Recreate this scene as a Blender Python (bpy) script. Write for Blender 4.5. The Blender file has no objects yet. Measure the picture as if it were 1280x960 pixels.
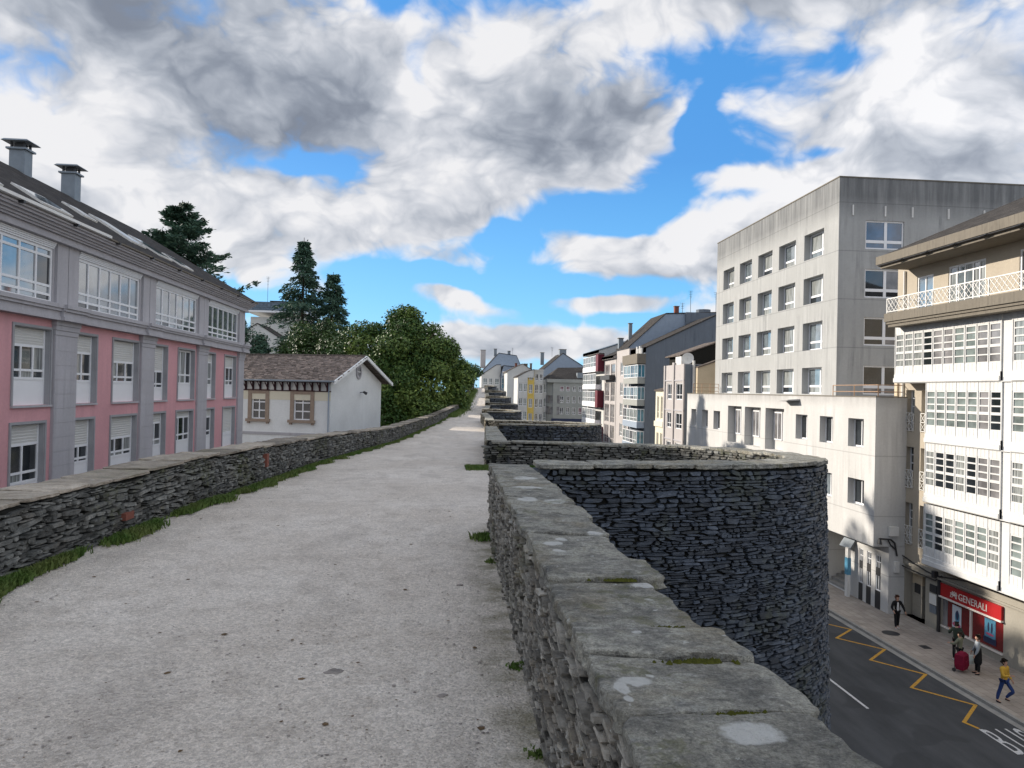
import bpy, bmesh, math, random
import numpy as np
from mathutils import Vector, Matrix, noise
random.seed(7); rng = np.random.default_rng(7)
S = bpy.context.scene
C = bpy.data.collections.new('scene_objects'); S.collection.children.link(C)
PI = math.pi

# ------------------------------------------------------------------ camera
YAW, PITCH, ROLL = math.radians(4.6), math.atan(8/930), 0.022
CP = Vector((0, 0, 1.6))
FW = Vector((math.sin(YAW)*math.cos(PITCH), math.cos(YAW)*math.cos(PITCH), math.sin(PITCH)))
R0 = Vector((math.cos(YAW), -math.sin(YAW), 0)); U0 = R0.cross(FW)
RT = R0*math.cos(ROLL)+U0*math.sin(ROLL); UP = U0*math.cos(ROLL)-R0*math.sin(ROLL)
cd = bpy.data.cameras.new('camera'); cam = bpy.data.objects.new('camera', cd); C.objects.link(cam)
cd.sensor_fit = 'HORIZONTAL'; cd.sensor_width = 36; cd.lens = 930/1280*36
cd.clip_start = .05; cd.clip_end = 5000
m = Matrix((RT, UP, -FW)).transposed().to_4x4(); m.translation = CP
cam.matrix_world = m; S.camera = cam
S.render.resolution_x = 1024; S.render.resolution_y = 768
S.view_settings.view_transform = 'Standard'; S.view_settings.look = 'None'
S.view_settings.gamma = 1; S.view_settings.exposure = 1.06

# ------------------------------------------------------------------ sun and sky
SUN_EL, SUN_AZ = math.radians(20), math.radians(-90+33)      # azimuth from +Y towards +X
sdir = Vector((math.sin(SUN_AZ)*math.cos(SUN_EL), math.cos(SUN_AZ)*math.cos(SUN_EL), math.sin(SUN_EL)))
sl = bpy.data.lights.new('sun', 'SUN'); sl.energy = 3.0; sl.angle = math.radians(.6); sl.color = (1, .91, .79)
so = bpy.data.objects.new('sun', sl); C.objects.link(so)
so.rotation_euler = (-sdir).to_track_quat('-Z', 'Y').to_euler(); so.location = (-60, 40, 40)

class NT:
    """small helper to write node graphs"""
    def __init__(s, nt): s.nt = nt; s.n = nt.nodes; s.l = nt.links
    def _in(s, sock, v):
        if hasattr(v, 'is_linked'): s.l.new(v, sock)
        elif v is not None:
            if sock.type == 'RGBA' and not isinstance(v, (int, float)) and len(v) == 3: v = (*v, 1)
            sock.default_value = v
    def math(s, op, a, b=None, c=None, clamp=False):
        k = s.n.new('ShaderNodeMath'); k.operation = op; k.use_clamp = clamp
        for i, v in enumerate((a, b, c)):
            if v is not None: s._in(k.inputs[i], v)
        return k.outputs[0]
    def vm(s, op, a, b=None, scale=None):
        k = s.n.new('ShaderNodeVectorMath'); k.operation = op
        s._in(k.inputs[0], a)
        if b is not None: s._in(k.inputs[1], b)
        if scale is not None: s._in(k.inputs['Scale'], scale)
        return k.outputs['Value' if op in ('LENGTH', 'DOT_PRODUCT') else 'Vector']
    def noise(s, vec, scale, detail=4, rough=.55, dist=0, dim='3D'):
        k = s.n.new('ShaderNodeTexNoise'); k.noise_dimensions = dim
        if vec is not None: s._in(k.inputs['Vector'], vec)
        k.inputs['Scale'].default_value = scale; k.inputs['Detail'].default_value = detail
        k.inputs['Roughness'].default_value = rough; k.inputs['Distortion'].default_value = dist
        return k.outputs['Fac']
    def vor(s, vec, scale, feat='F1', out='Distance', rnd=1):
        k = s.n.new('ShaderNodeTexVoronoi'); k.feature = feat
        s._in(k.inputs['Vector'], vec); k.inputs['Scale'].default_value = scale
        k.inputs['Randomness'].default_value = rnd
        return k.outputs[out]
    def mr(s, v, a, b, c=0., d=1., kind='LINEAR'):
        k = s.n.new('ShaderNodeMapRange'); k.interpolation_type = kind
        s._in(k.inputs[0], v)
        for i, q in enumerate((a, b, c, d)): s._in(k.inputs[i+1], q)
        return k.outputs[0]
    def mix(s, f, a, b, blend='MIX'):
        k = s.n.new('ShaderNodeMix'); k.data_type = 'RGBA'; k.blend_type = blend
        s._in(k.inputs[0], f); s._in(k.inputs[6], a); s._in(k.inputs[7], b)
        return k.outputs[2]
    def sep(s, v):
        k = s.n.new('ShaderNodeSeparateXYZ'); s._in(k.inputs[0], v); return k.outputs
    def comb(s, x, y, z):
        k = s.n.new('ShaderNodeCombineXYZ')
        for i, v in enumerate((x, y, z)): s._in(k.inputs[i], v)
        return k.outputs[0]
    def ramp(s, f, stops):
        k = s.n.new('ShaderNodeValToRGB'); s._in(k.inputs[0], f)
        e = k.color_ramp.elements
        while len(e) < len(stops): e.new(.5)
        for q, (p, c) in zip(e, stops): q.position = p; q.color = (*c, 1)
        return k.outputs[0]

W = bpy.data.worlds.new('World'); S.world = W; W.use_nodes = True
t = NT(W.node_tree); t.n.clear()
out = t.n.new('ShaderNodeOutputWorld'); bg = t.n.new('ShaderNodeBackground'); t.l.new(bg.outputs[0], out.inputs[0])
STR = .1; bg.inputs[1].default_value = STR
sky = t.n.new('ShaderNodeTexSky'); sky.sky_type = 'NISHITA'; sky.sun_disc = False
sky.sun_elevation = SUN_EL; sky.sun_rotation = SUN_AZ; sky.altitude = 450; sky.air_density = 1.0; sky.dust_density = .4; sky.ozone_density = 2.5
d = t.n.new('ShaderNodeTexCoord').outputs['Generated']
d = t.vm('NORMALIZE', d)
dx, dy, dz = t.sep(d)
az = t.math('MULTIPLY', t.math('ARCTAN2', dx, dy), 57.29578)
el = t.math('MULTIPLY', t.math('ARCSINE', dz), 57.29578)
ae = t.comb(az, el, 0.)
zz = t.math('ADD', t.math('MAXIMUM', dz, 0.), .22)
pl = t.vm('MULTIPLY', d, (2.9, 2.9, 4.3))
wq = t.n.new('ShaderNodeTexNoise'); t.l.new(pl, wq.inputs['Vector']); wq.inputs['Scale'].default_value = 2.2; wq.inputs['Detail'].default_value = 3
wob = t.vm('SCALE', t.vm('SUBTRACT', wq.outputs['Color'], (.5, .5, .5)), None, .26)
plw = t.vm('ADD', pl, wob)
aew = t.vm('ADD', ae, t.vm('MULTIPLY', wob, (24., 17., 0.)))
def blobs(lst):
    acc = None
    for (a, e, sa, se, w) in lst:
        q = t.vm('LENGTH', t.vm('MULTIPLY', t.vm('SUBTRACT', aew, (a, e, 0.)), (1/sa, 1/se, 0.)))
        v = t.mr(q, 0., 1., w, 0., 'SMOOTHERSTEP')
        acc = v if acc is None else t.math('ADD', acc, v)
    return acc
cover = blobs([(-17, 21, 30, 13, .75), (-28, 12, 18, 9, .65), (-10, 12.6, 15, 4.2, .6), (3, 22, 14, 9, .6), (0, 15.0, 9, 5, .6), (9, 18, 9, 5, .45),
               (17.5, 10.9, 16, 4.6, 1.05), (26, 13.5, 9, 5, .5), (31, 19, 17, 8, .75), (31, 28, 28, 7, .8), (37, 12, 12, 8, .5), (12, 27, 12, 5, .6),
               (0.3, 7.2, 5.5, 2.0, .75), (-.5, 10.2, 6, 1.8, .5), (12, 6.7, 8, 1.7, .7), (5, 3.6, 15, 2.9, 1.0), (-15, 9.3, 12, 2.4, .45), (22, 5, 7, 2.5, .45),
               (-3.0, 22.5, 2.2, 5.0, -.75), (-6, 28, 3.6, 3.0, -.55), (-11, 15.4, 7.5, 1.1, -.55), (11.0, 12.8, 7.5, 2.3, -1.1), (5, 11.2, 6, 1.6, -.4), (13, 20, 9, 4.5, .65), (9, 16.6, 8, 2.6, .55), (21, 15.8, 6, 1.8, .35), (12, 17.5, 9, 3.5, .5), (-13, 11.5, 13, 3, .4), (20, 15.5, 5, 2, .3), (-2, 12.5, 7, 2, .4), (-20, 8.8, 9, 2.2, .4), (33, 14, 12, 4, .4), (18.7, 19.3, 2.4, 3.6, -1.15), (-4, 8.6, 12, 1.5, -.55),
               (-16, 6.4, 9, 1.9, -.5), (8, 8.3, 15, 1.7, -.7), (33.5, 19.7, 2.6, 2.4, -.45), (27, 16.2, 6, 1.3, -.5), (27, 22.8, 3.5, 2.0, -.45), (3.5, 11.6, 4, 1.4, -.5), (15, 5.2, 12, 1.0, -.4)])
n1 = t.noise(plw, 1.15, 8, .54)
n2 = t.noise(t.vm('ADD', plw, (-.10, .02, .10)), 1.15, 7, .54)
nf = t.noise(plw, 5.0, 7, .62)
nb = t.noise(t.vm('ADD', plw, (3., 1., 4.)), 2.6, 6, .58)
vk = t.n.new('ShaderNodeTexVoronoi'); vk.feature = 'F1'; vk.normalize = True; t.l.new(t.vm('ADD', plw, t.vm('SCALE', wq.outputs['Color'], None, .35)), vk.inputs['Vector']); vk.inputs['Scale'].default_value = 3.0
vk.inputs['Detail'].default_value = 2.5; vk.inputs['Roughness'].default_value = .55; vk.inputs['Lacunarity'].default_value = 2.3
puff = t.math('MULTIPLY', t.math('SUBTRACT', vk.outputs['Distance'], .33), 1.6)
outside = t.math('MAXIMUM', t.mr(t.math('ABSOLUTE', t.math('SUBTRACT', az, 4.6)), 36., 60., 0., .5, 'SMOOTHSTEP'), t.mr(el, 25., 42., 0., .5, 'SMOOTHSTEP'))  # unseen sky: cloud cover carried on and added to lift the ambient fill
cover = t.math('ADD', cover, outside)
dens = t.math('ADD', t.math('ADD', t.math('SUBTRACT', t.math('MULTIPLY', n1, 1.7), t.math('MULTIPLY', puff, .95)), -.79), t.math('ADD', t.math('MULTIPLY', cover, .82), t.math('ADD', t.math('MULTIPLY', t.math('SUBTRACT', nb, .5), .75), t.math('MULTIPLY', t.math('SUBTRACT', nf, .5), .36))))
alpha = t.mr(dens, .06, .52, 0., 1., 'SMOOTHSTEP')
dark = blobs([(-16, 19.5, 17, 8.5, .85), (-26, 22, 12, 6, .35), (12, 21, 10, 5, .35), (-7, 17.5, 10, 6, .45), (8, 20.5, 12, 6, .5), (30, 28, 26, 5, .7), (17, 8.3, 15, 1.7, .6), (-24, 28, 22, 7, .55), (4.5, 2.9, 12, 1.5, .3), (24, 9, 8, 2, .35), (33, 16.5, 9, 3, .35), (5, 27, 14, 3, .3),
              (-23, 15.2, 10, 4, -.5), (-30, 16, 7, 4, -.3), (17, 12.8, 13, 2.6, -.5), (3, 24.5, 5, 4, -.35), (0, 15.6, 5, 3, -.35), (-31, 12, 8, 4, .25), (-12, 12.2, 9, 2, -.25)])
relief = t.math('SUBTRACT', t.math('MULTIPLY', t.math('SUBTRACT', n1, n2), 3.0), t.math('SUBTRACT', t.math('MULTIPLY', puff, 1.6), -.03))
thick = t.mr(dens, .25, 1.3, 0., .34)
shade = t.math('SUBTRACT', t.math('ADD', t.math('ADD', t.math('ADD', thick, .10), t.math('MULTIPLY', dark, .62)), t.math('ADD', t.math('MULTIPLY', t.math('SUBTRACT', .5, nf), .45), t.math('MULTIPLY', t.math('SUBTRACT', nb, .5), .35))), relief, clamp=True)
ccol = t.ramp(shade, [(0, (.84, .84, .86)), (.22, (.66, .68, .73)), (.5, (.45, .485, .55)), (.8, (.28, .315, .38)), (1, (.22, .25, .31))])
# front-lit clouds opposite the sun, mostly unseen, brightened further to lift the ambient fill
front = t.mr(t.vm('DOT_PRODUCT', d, tuple(sdir)), -.9, .35, 1.45, 1.0)
ccol = t.vm('SCALE', ccol, None, t.math('MULTIPLY', front, .50/STR))
horizon_mix = t.mr(el, 0., 17., 0., 1.)
blue = t.mix(.75, sky.outputs[0], t.vm('SCALE', t.mix(horizon_mix, (.14, .56, .95), (.045, .27, .68)), None, .60/STR))
skyc = t.mix(alpha, blue, ccol)
t.l.new(skyc, bg.inputs[0])

# ------------------------------------------------------------------ materials
MATS = {}
def mat(name, fn=None, rough=.85, spec=.3, metal=0):
    if name in MATS: return MATS[name]
    m = bpy.data.materials.new(name); m.use_nodes = True
    b = m.node_tree.nodes['Principled BSDF']
    b.inputs['Roughness'].default_value = rough; b.inputs['Specular IOR Level'].default_value = spec; b.inputs['Metallic'].default_value = metal
    t = NT(m.node_tree)
    if callable(fn):
        pos = t.n.new('ShaderNodeNewGeometry').outputs['Position']
        r = fn(t, pos)
        col, h, dist = r if isinstance(r, tuple) else (r, None, 0)
        t._in(b.inputs['Base Color'], col)
        if h is not None:
            bp = t.n.new('ShaderNodeBump'); bp.inputs['Strength'].default_value = 1; bp.inputs['Distance'].default_value = dist
            t.l.new(h, bp.inputs['Height']); t.l.new(bp.outputs[0], b.inputs['Normal'])
    MATS[name] = m; return m
def scaled(c, k): return tuple(min(1, x*k) for x in c)
def plain(name, c, rough=.7, spec=.3, var=.12, sc=2., metal=0, bump=.0):
    def fn(t, p):
        n = t.noise(p, sc, 5, .6); n2 = t.noise(p, sc*11, 3, .6)
        k = t.math('ADD', t.math('MULTIPLY', n, .7), t.math('MULTIPLY', n2, .3))
        col = t.mix(t.mr(k, .3, .7), scaled(c, 1-var), scaled(c, 1+var))
        return (col, n2, bump) if bump else col
    return mat(name, fn, rough, spec, metal)
def streaked(name, c, dirt, amount=.6, top=None, sc=1.0, boards=None):
    """painted or cast wall with vertical rain streaks, blotches and soot below the coping (top = (z0, z1))"""
    def fn(t, p):
        x, y, z = t.sep(p)
        st = t.noise(t.comb(t.math('MULTIPLY', x, 2.2), t.math('MULTIPLY', y, 2.2), t.math('MULTIPLY', z, .16)), 1.1*sc, 5, .62)
        bl = t.noise(p, .55*sc, 6, .6)
        fine = t.noise(p, 9, 4, .6)
        f = t.math('MULTIPLY', t.mr(st, .47, .75), t.mr(bl, .38, .68))
        f = t.math('MULTIPLY', f, amount)
        if top:
            g = t.mr(z, top[0], top[1], 0., 1.)
            g = t.math('MULTIPLY', g, t.mr(st, .25, .62, .35, 1.))
            f = t.math('MAXIMUM', f, t.math('MULTIPLY', g, .85))
        c1 = t.mix(t.mr(bl, .3, .7), scaled(c, .9), scaled(c, 1.06))
        c1 = t.mix(f, c1, dirt)
        h = fine
        if boards:
            bz = t.math('FRACT', t.math('DIVIDE', t.math('SUBTRACT', z, boards[1]), boards[0]))
            ln = t.math('LESS_THAN', bz, .018)
            c1 = t.mix(t.math('MULTIPLY', ln, .35), c1, scaled(dirt, .7))
        return t.mix(t.mr(fine, .3, .7), c1, t.vm('SCALE', c1, None, .92)), h, .006
    return mat(name, fn, .85, .25)

def stone_fn(c1, c2, warm, moss=.0, lich=.0):
    def fn(t, p):
        at = t.n.new('ShaderNodeAttribute'); at.attribute_name = 'tint'; v = at.outputs['Fac']
        n = t.noise(p, 9, 6, .65); n2 = t.noise(p, 60, 4, .65); big = t.noise(p, 1.1, 4, .6)
        # thin schist layering
        x, y, z = t.sep(p)
        lay = t.noise(t.comb(t.math('MULTIPLY', x, .5), t.math('MULTIPLY', y, .5), t.math('MULTIPLY', z, 9.)), 9, 3, .6)
        col = t.mix(t.mr(n, .32, .68), c1, c2)
        col = t.mix(t.math('MULTIPLY', t.mr(t.noise(p, 3.3, 4, .6), .52, .72), .5), col, warm)
        col = t.vm('SCALE', col, None, t.mr(v, 0., 1., .5, 1.75))
        col = t.vm('SCALE', col, None, t.mr(n2, .25, .75, .72, 1.2))
        col = t.vm('SCALE', col, None, t.mr(lay, .35, .65, .8, 1.12))
        if lich:
            l = t.math('MULTIPLY', t.mr(t.noise(p, 6.5, 5, .7), .60, .66), lich)
            col = t.mix(l, col, (.42, .42, .39))
        if moss:
            mm = t.math('MULTIPLY', t.mr(t.math('ADD', t.math('MULTIPLY', big, .6), t.math('MULTIPLY', n, .4)), .53, .62), moss)
            col = t.mix(mm, col, (.075, .085, .02))
        hh = t.math('ADD', t.math('MULTIPLY', n2, .5), t.math('ADD', t.math('MULTIPLY', lay, .5), n))
        return col, hh, .012
    return fn
M = {}
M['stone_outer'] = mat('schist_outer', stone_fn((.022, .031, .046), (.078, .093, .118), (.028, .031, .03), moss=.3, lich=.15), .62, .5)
M['stone_inner'] = mat('schist_inner', stone_fn((.15, .14, .12), (.33, .31, .275), (.17, .12, .07), moss=.5, lich=.8), .9, .2)
M['stone_left'] = mat('schist_left', stone_fn((.075, .078, .074), (.20, .20, .188), (.10, .078, .055), moss=.55, lich=.45), .9, .2)
M['stone_far'] = mat('schist_far', stone_fn((.17, .15, .11), (.34, .31, .25), (.2, .13, .07), moss=.35, lich=.4), .9, .2)
M['joint'] = plain('dark_joint', (.022, .022, .02), .95, .1, .3, 8)
M['joint_light'] = plain('earth_joint', (.06, .052, .04), .95, .1, .35, 8)
def cap_fn(t, p):
    at = t.n.new('ShaderNodeAttribute'); at.attribute_name = 'tint'; v = at.outputs['Fac']
    x, y, z = t.sep(p)
    n = t.noise(p, 5.5, 7, .68); n2 = t.noise(p, 38, 5, .7); n3 = t.noise(t.vm('MULTIPLY', p, (1., 3.2, 2.)), 7, 5, .65)
    col = t.ramp(n, [(.3, (.085, .085, .08)), (.45, (.175, .17, .15)), (.58, (.29, .28, .24)), (.74, (.13, .135, .13))])
    col = t.mix(t.mr(n3, .54, .66), col, (.27, .265, .24))
    col = t.mix(t.mr(t.noise(p, 13, 5, .7), .60, .70), col, (.075, .078, .072))
    col = t.mix(t.math('MULTIPLY', t.mr(t.noise(p, 2.3, 4, .6), .52, .64), .45), col, (.17, .14, .085))
    col = t.vm('SCALE', col, None, t.mr(v, 0., 1., 1.2, 1.85))
    col = t.vm('SCALE', col, None, t.mr(n2, .25, .75, .5, 1.5))
    n4 = t.noise(p, 130, 3, .75); col = t.vm('SCALE', col, None, t.mr(n4, .3, .7, .62, 1.35)); col = t.mix(t.mr(t.noise(p, 26, 5, .75), .60, .64), col, (.30, .295, .26))
    # pale crustose lichens, patches with their own outlines
    wq = t.vm('SCALE', t.vm('SUBTRACT', t.comb(t.noise(p, 9, 3), t.noise(t.vm('ADD', p, (5., 3., 1.)), 9, 3), .5), (.5, .5, .5)), None, .075)
    pw = t.vm('ADD', p, wq)
    acc = None
    for (lx, ly, sx, sy) in [(.755, 1.79, .08, .058), (.88, 3.25, .075, .05), (.545, 2.13, .05, .03), (.505, 2.08, .022, .045), (.50, 2.0, .016, .03), (.60, 2.17, .012, .012),
                             (.80, 5.58, .10, .10), (.60, 5.7, .08, .12), (.57, 4.08, .05, .05), (.64, 4.2, .03, .05), (.58, 3.9, .04, .03), (.86, 4.35, .05, .05), (.66, 6.4, .13, .13), (.72, 7.1, .12, .12), (.83, 3.0, .02, .02), (.66, 2.55, .02, .02)]:
        q = t.vm('LENGTH', t.vm('MULTIPLY', t.vm('SUBTRACT', pw, (lx, ly, 0.)), (1/sx, 1/sy, 0.)))
        v2 = t.mr(t.math('ADD', q, t.math('MULTIPLY', t.math('SUBTRACT', n2, .5), .9)), .8, 1.05, 1., 0.)
        acc = v2 if acc is None else t.math('MAXIMUM', acc, v2)
    acc = t.math('MULTIPLY', acc, t.mr(n2, .2, .42, .5, 1.))
    sm = t.math('MULTIPLY', t.mr(t.noise(p, 17, 4, .6), .665, .69), .7)
    col = t.mix(t.math('MAXIMUM', t.math('MULTIPLY', acc, .92), sm), col, t.mix(n2, (.55, .55, .52), (.82, .82, .79)))
    mo = t.math('MULTIPLY', t.mr(t.noise(p, 3.1, 5, .7), .585, .63), t.mr(n2, .3, .6, .3, 1.))
    col = t.mix(t.math('MULTIPLY', mo, .55), col, (.11, .115, .025))
    return col, t.math('ADD', t.math('MULTIPLY', n, 1.), t.math('ADD', t.math('MULTIPLY', n2, .7), t.math('MULTIPLY', n4, .35))), .05
M['cap'] = mat('coping_slab', cap_fn, .88, .25)
def moss_fn(t, p):
    n = t.noise(p, 60, 4, .7); return t.mix(n, (.035, .04, .008), (.13, .135, .025)), n, .02
M['cap_left'] = mat('left_coping', stone_fn((.19, .165, .135), (.30, .265, .22), (.13, .11, .085), moss=.3, lich=.4), .92, .15)
M['moss'] = mat('moss', moss_fn, .95, .1)
def gravel_fn(t, p):
    x, y, z = t.sep(p); q = t.comb(x, y, 0.)
    big = t.noise(q, .45, 5, .6); mid = t.noise(q, 3.2, 5, .65); fine = t.noise(q, 90, 4, .75); f2 = t.noise(q, 240, 2, .7)
    vo = t.vor(q, 55); vc = t.vor(q, 55, 'F1', 'Color')
    peb = t.mr(vo, .1, .55, 1., 0.)
    col = t.mix(t.mr(big, .35, .65), (.62, .555, .485), (.74, .68, .61))
    col = t.mix(t.math('MULTIPLY', t.mr(mid, .48, .7), .5), col, (.42, .365, .31))
    damp = t.noise(t.vm('MULTIPLY', q, (1.6, .5, 1.)), .9, 5, .65)
    col = t.mix(t.math('MULTIPLY', t.mr(damp, .52, .68), .5), col, (.40, .36, .32))
    sx = t.sep(vc)[0]
    col = t.vm('SCALE', col, None, t.mr(sx, 0., 1., .78, 1.16))
    col = t.vm('SCALE', col, None, t.mr(fine, .25, .75, .55, 1.35))
    col = t.mix(t.math('MULTIPLY', t.mr(f2, .62, .68), .6), col, (.16, .145, .135))
    col = t.mix(t.math('MULTIPLY', t.mr(t.noise(q, 150, 3, .7), .60, .66), .6), col, (.78, .76, .73))
    # a little moss and damp beside the parapets
    ed = t.math('MINIMUM', t.math('ABSOLUTE', t.math('SUBTRACT', x, .42)), 9.)
    e2 = t.math('MULTIPLY', t.mr(ed, .0, .28, 1., 0.), t.mr(mid, .38, .6))
    e2 = t.math('MULTIPLY', e2, t.mr(y, 8., 9., 1., 0.))
    col = t.mix(t.math('MULTIPLY', e2, .75), col, (.17, .16, .085))
    h = t.math('ADD', t.math('MULTIPLY', fine, .8), t.math('ADD', t.math('MULTIPLY', peb, .5), t.math('MULTIPLY', mid, 1.6)))
    return col, h, .012
M['gravel'] = mat('path_gravel', gravel_fn, .95, .15)
M['pebble'] = plain('pebble', (.25, .225, .205), .9, .2, .5, 9)
M['leaf_litter'] = plain('dry_leaf', (.12, .08, .045), .9, .2, .5, 9)
def grass_fn(t, p):
    n = t.noise(p, 2.2, 4, .6); n2 = t.noise(p, 24, 3, .6)
    return t.mix(t.mr(n, .35, .65), t.mix(n2, (.035, .08, .015), (.10, .19, .03)), t.mix(n2, (.07, .11, .025), (.20, .23, .07)))
M['grass'] = mat('grass_blade', grass_fn, .7, .3)
M['soil'] = plain('soil', (.10, .10, .045), .95, .1, .35, 6)
def leafmat(name, a, b, rough=.45, spec=.5):
    def fn(t, p):
        at = t.n.new('ShaderNodeAttribute'); at.attribute_name = 'tint'; v = at.outputs['Fac']
        return t.mix(v, a, b)
    return mat(name, fn, rough, spec)
M['magnolia'] = leafmat('broad_leaf', (.04, .09, .02), (.22, .29, .065), .5, .3)
M['conifer'] = leafmat('conifer_needle', (.028, .07, .052), (.11, .19, .12), .7, .3)
M['shrub'] = leafmat('shrub_leaf', (.02, .05, .012), (.09, .16, .03), .5, .4)
M['bark'] = plain('bark', (.07, .055, .04), .95, .1, .3, 6)
def asph(t, p):
    n = t.noise(p, 60, 4, .7); b = t.noise(t.vm('MULTIPLY', p, (1.2, .25, 1.)), .8, 5, .6)
    c = t.mix(t.mr(b, .35, .68), (.036, .039, .043), (.070, .073, .078)); c = t.mix(t.math('MULTIPLY', t.mr(t.noise(p, .35, 2, .4), .56, .58), .5), c, (.032, .034, .037))
    return t.vm('SCALE', c, None, t.mr(n, .25, .75, .75, 1.25)), n, .004
M['asphalt'] = mat('asphalt', asph, .85, .3)
def pav(t, p):
    x, y, z = t.sep(p)
    br = t.n.new('ShaderNodeTexBrick'); t._in(br.inputs['Vector'], t.comb(y, x, 0.))
    br.inputs['Scale'].default_value = 1; br.inputs['Brick Width'].default_value = .6; br.inputs['Row Height'].default_value = .4; br.inputs['Mortar Size'].default_value = .012
    br.inputs['Color1'].default_value = (.33, .285, .245, 1); br.inputs['Color2'].default_value = (.40, .35, .30, 1); br.inputs['Mortar'].default_value = (.22, .19, .165, 1)
    n = t.noise(p, .8, 5, .65)
    return t.vm('SCALE', br.outputs['Color'], None, t.mr(n, .3, .7, .82, 1.12))
M['pavement'] = mat('pavement_slab', pav, .8, .3)
M['kerb'] = plain('kerb_granite', (.30, .29, .27), .85, .25, .2, 2)
M['town_ground'] = plain('town_ground', (.16, .155, .145), .9, .2, .2, .5)
def worn(name, c):
    def fn(t, p):
        n = t.noise(p, 14, 5, .7)
        return t.mix(t.mr(n, .56, .66), c, (.06, .062, .066))
    return mat(name, fn, .8, .3)
M['yellow_paint'] = worn('yellow_road_paint', (.50, .27, .035)); M['white_paint'] = worn('white_road_paint', (.55, .55, .55))
M['tower_conc'] = streaked('tower_concrete', (.41, .415, .41), (.12, .125, .13), .85, (13.6, 15.4), 1.0, (3.3, 1.7))
M['block_conc'] = streaked('block_render', (.60, .595, .58), (.30, .29, .285), .75, (.9, 1.9), .8, (3.3, -1.6))
M['tan'] = streaked('tan_render', (.46, .405, .325), (.25, .21, .17), .3)
M['tan_dark'] = streaked('ground_floor_stone', (.36, .335, .285), (.2, .18, .15), .4)
M['cornice'] = streaked('weathered_cornice', (.20, .178, .145), (.06, .053, .045), 1., None, 3.)
M['pvc'] = plain('white_pvc', (.80, .81, .83), .4, .4, .03, 3)
M['gallery'] = streaked('white_gallery_panel', (.68, .68, .67), (.52, .50, .46), .35, None, 2.)
M['white_metal'] = plain('white_metal', (.72, .71, .68), .5, .4, .06, 5)
M['pink'] = streaked('pink_render', (.66, .35, .375), (.42, .24, .25), .6)
M['granite'] = streaked('grey_granite', (.46, .45, .475), (.26, .255, .27), .7, None, 1.2)
M['shutter'] = plain('roller_shutter', (.62, .62, .60), .6, .3, .04, 2)
M['reveal'] = plain('window_reveal', (.33, .335, .35), .8, .25, .1, 2)
def slate(name, c):
    def fn(t, p):
        x, y, z = t.sep(p)
        br = t.n.new('ShaderNodeTexBrick'); t._in(br.inputs['Vector'], t.comb(y, z, 0.))
        br.inputs['Scale'].default_value = 1; br.inputs['Brick Width'].default_value = .35; br.inputs['Row Height'].default_value = .14; br.inputs['Mortar Size'].default_value = .012
        br.inputs['Color1'].default_value = (*scaled(c, .8), 1); br.inputs['Color2'].default_value = (*scaled(c, 1.3), 1); br.inputs['Mortar'].default_value = (*scaled(c, .4), 1)
        n = t.noise(p, 3, 5, .65)
        return t.vm('SCALE', br.outputs['Color'], None, t.mr(n, .3, .7, .7, 1.4)), br.outputs['Fac'], -.01
    return mat(name, fn, .92, .1)
M['slate'] = slate('slate_roof', (.055, .05, .047)); M['slate_blue'] = slate('blue_slate', (.13, .165, .205)); M['slate_brown'] = slate('brown_tile', (.15, .125, .11))
M['shingle'] = mat('roof_tile', stone_fn((.17, .13, .11), (.26, .21, .18), (.12, .11, .1)), .85, .25)
M['metal_sheet'] = plain('chimney_sheet', (.20, .235, .27), .55, .5, .15, 3)
M['dark_metal'] = plain('dark_metal', (.03, .03, .033), .5, .5, .2, 5)
M['iron_red'] = plain('dark_timber', (.045, .014, .02), .7, .3, .2, 5)
M['house_white'] = streaked('house_render', (.80, .82, .82), (.5, .52, .52), .25)
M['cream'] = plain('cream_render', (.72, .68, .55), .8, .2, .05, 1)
M['brownstone'] = plain('window_stone', (.32, .25, .20), .9, .2, .2, 5)
M['rail_rust'] = plain('rusty_rail', (.42, .27, .17), .6, .4, .2, 4)
M['party'] = streaked('slate_party_wall', (.17, .195, .23), (.07, .085, .11), .9, None, 1.5)
def gl(name, c, rough=.04, ior=1.9, wavy=.0, stripe=0):
    def fn(t, p):
        if stripe:
            x, y, z = t.sep(p)
            n = t.noise(t.comb(t.math('MULTIPLY', x, 9.), t.math('MULTIPLY', y, 9.), t.math('MULTIPLY', z, .6)), 1.3, 3)
            return t.mix(t.mr(n, .35, .65), scaled(c, .45), scaled(c, 1.4))
        n = t.noise(p, .9, 3); return t.mix(t.mr(n, .35, .65), scaled(c, .6), scaled(c, 1.4))
    m = mat(name, fn, rough, .5); m.node_tree.nodes['Principled BSDF'].inputs['IOR'].default_value = ior
    return m
M['glass'] = gl('dark_glass', (.022, .027, .032)); M['glass_curtain'] = gl('glass_with_curtain', (.27, .285, .28), .08, 1.6, stripe=1)
M['glass_blind'] = gl('glass_with_blind', (.20, .195, .20), .1, 1.6); M['glass_sky'] = gl('mirror_glass', (.15, .18, .20), .03, 3.4)
M['glass_deep'] = gl('blue_glass', (.02, .08, .17), .04, 1.9); M['glass_green'] = gl('greenish_glass', (.19, .225, .22), .08, 1.7)
M['red'] = plain('red_sign', (.40, .012, .014), .4, .4, .06, 3); M['dark_red'] = plain('dark_red_film', (.16, .012, .014), .25, .5, .3, 1.2)
M['letter'] = plain('sign_letter', (.80, .74, .68), .5, .3, .02)
M['poster_w'] = plain('poster_white', (.62, .66, .70), .4); M['poster_b'] = plain('poster_blue', (.10, .30, .45), .4, .4, .3, 4); M['poster_p'] = plain('poster_pink', (.55, .12, .22), .4); M['poster_d'] = plain('poster_dark', (.03, .04, .09), .4)
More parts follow.
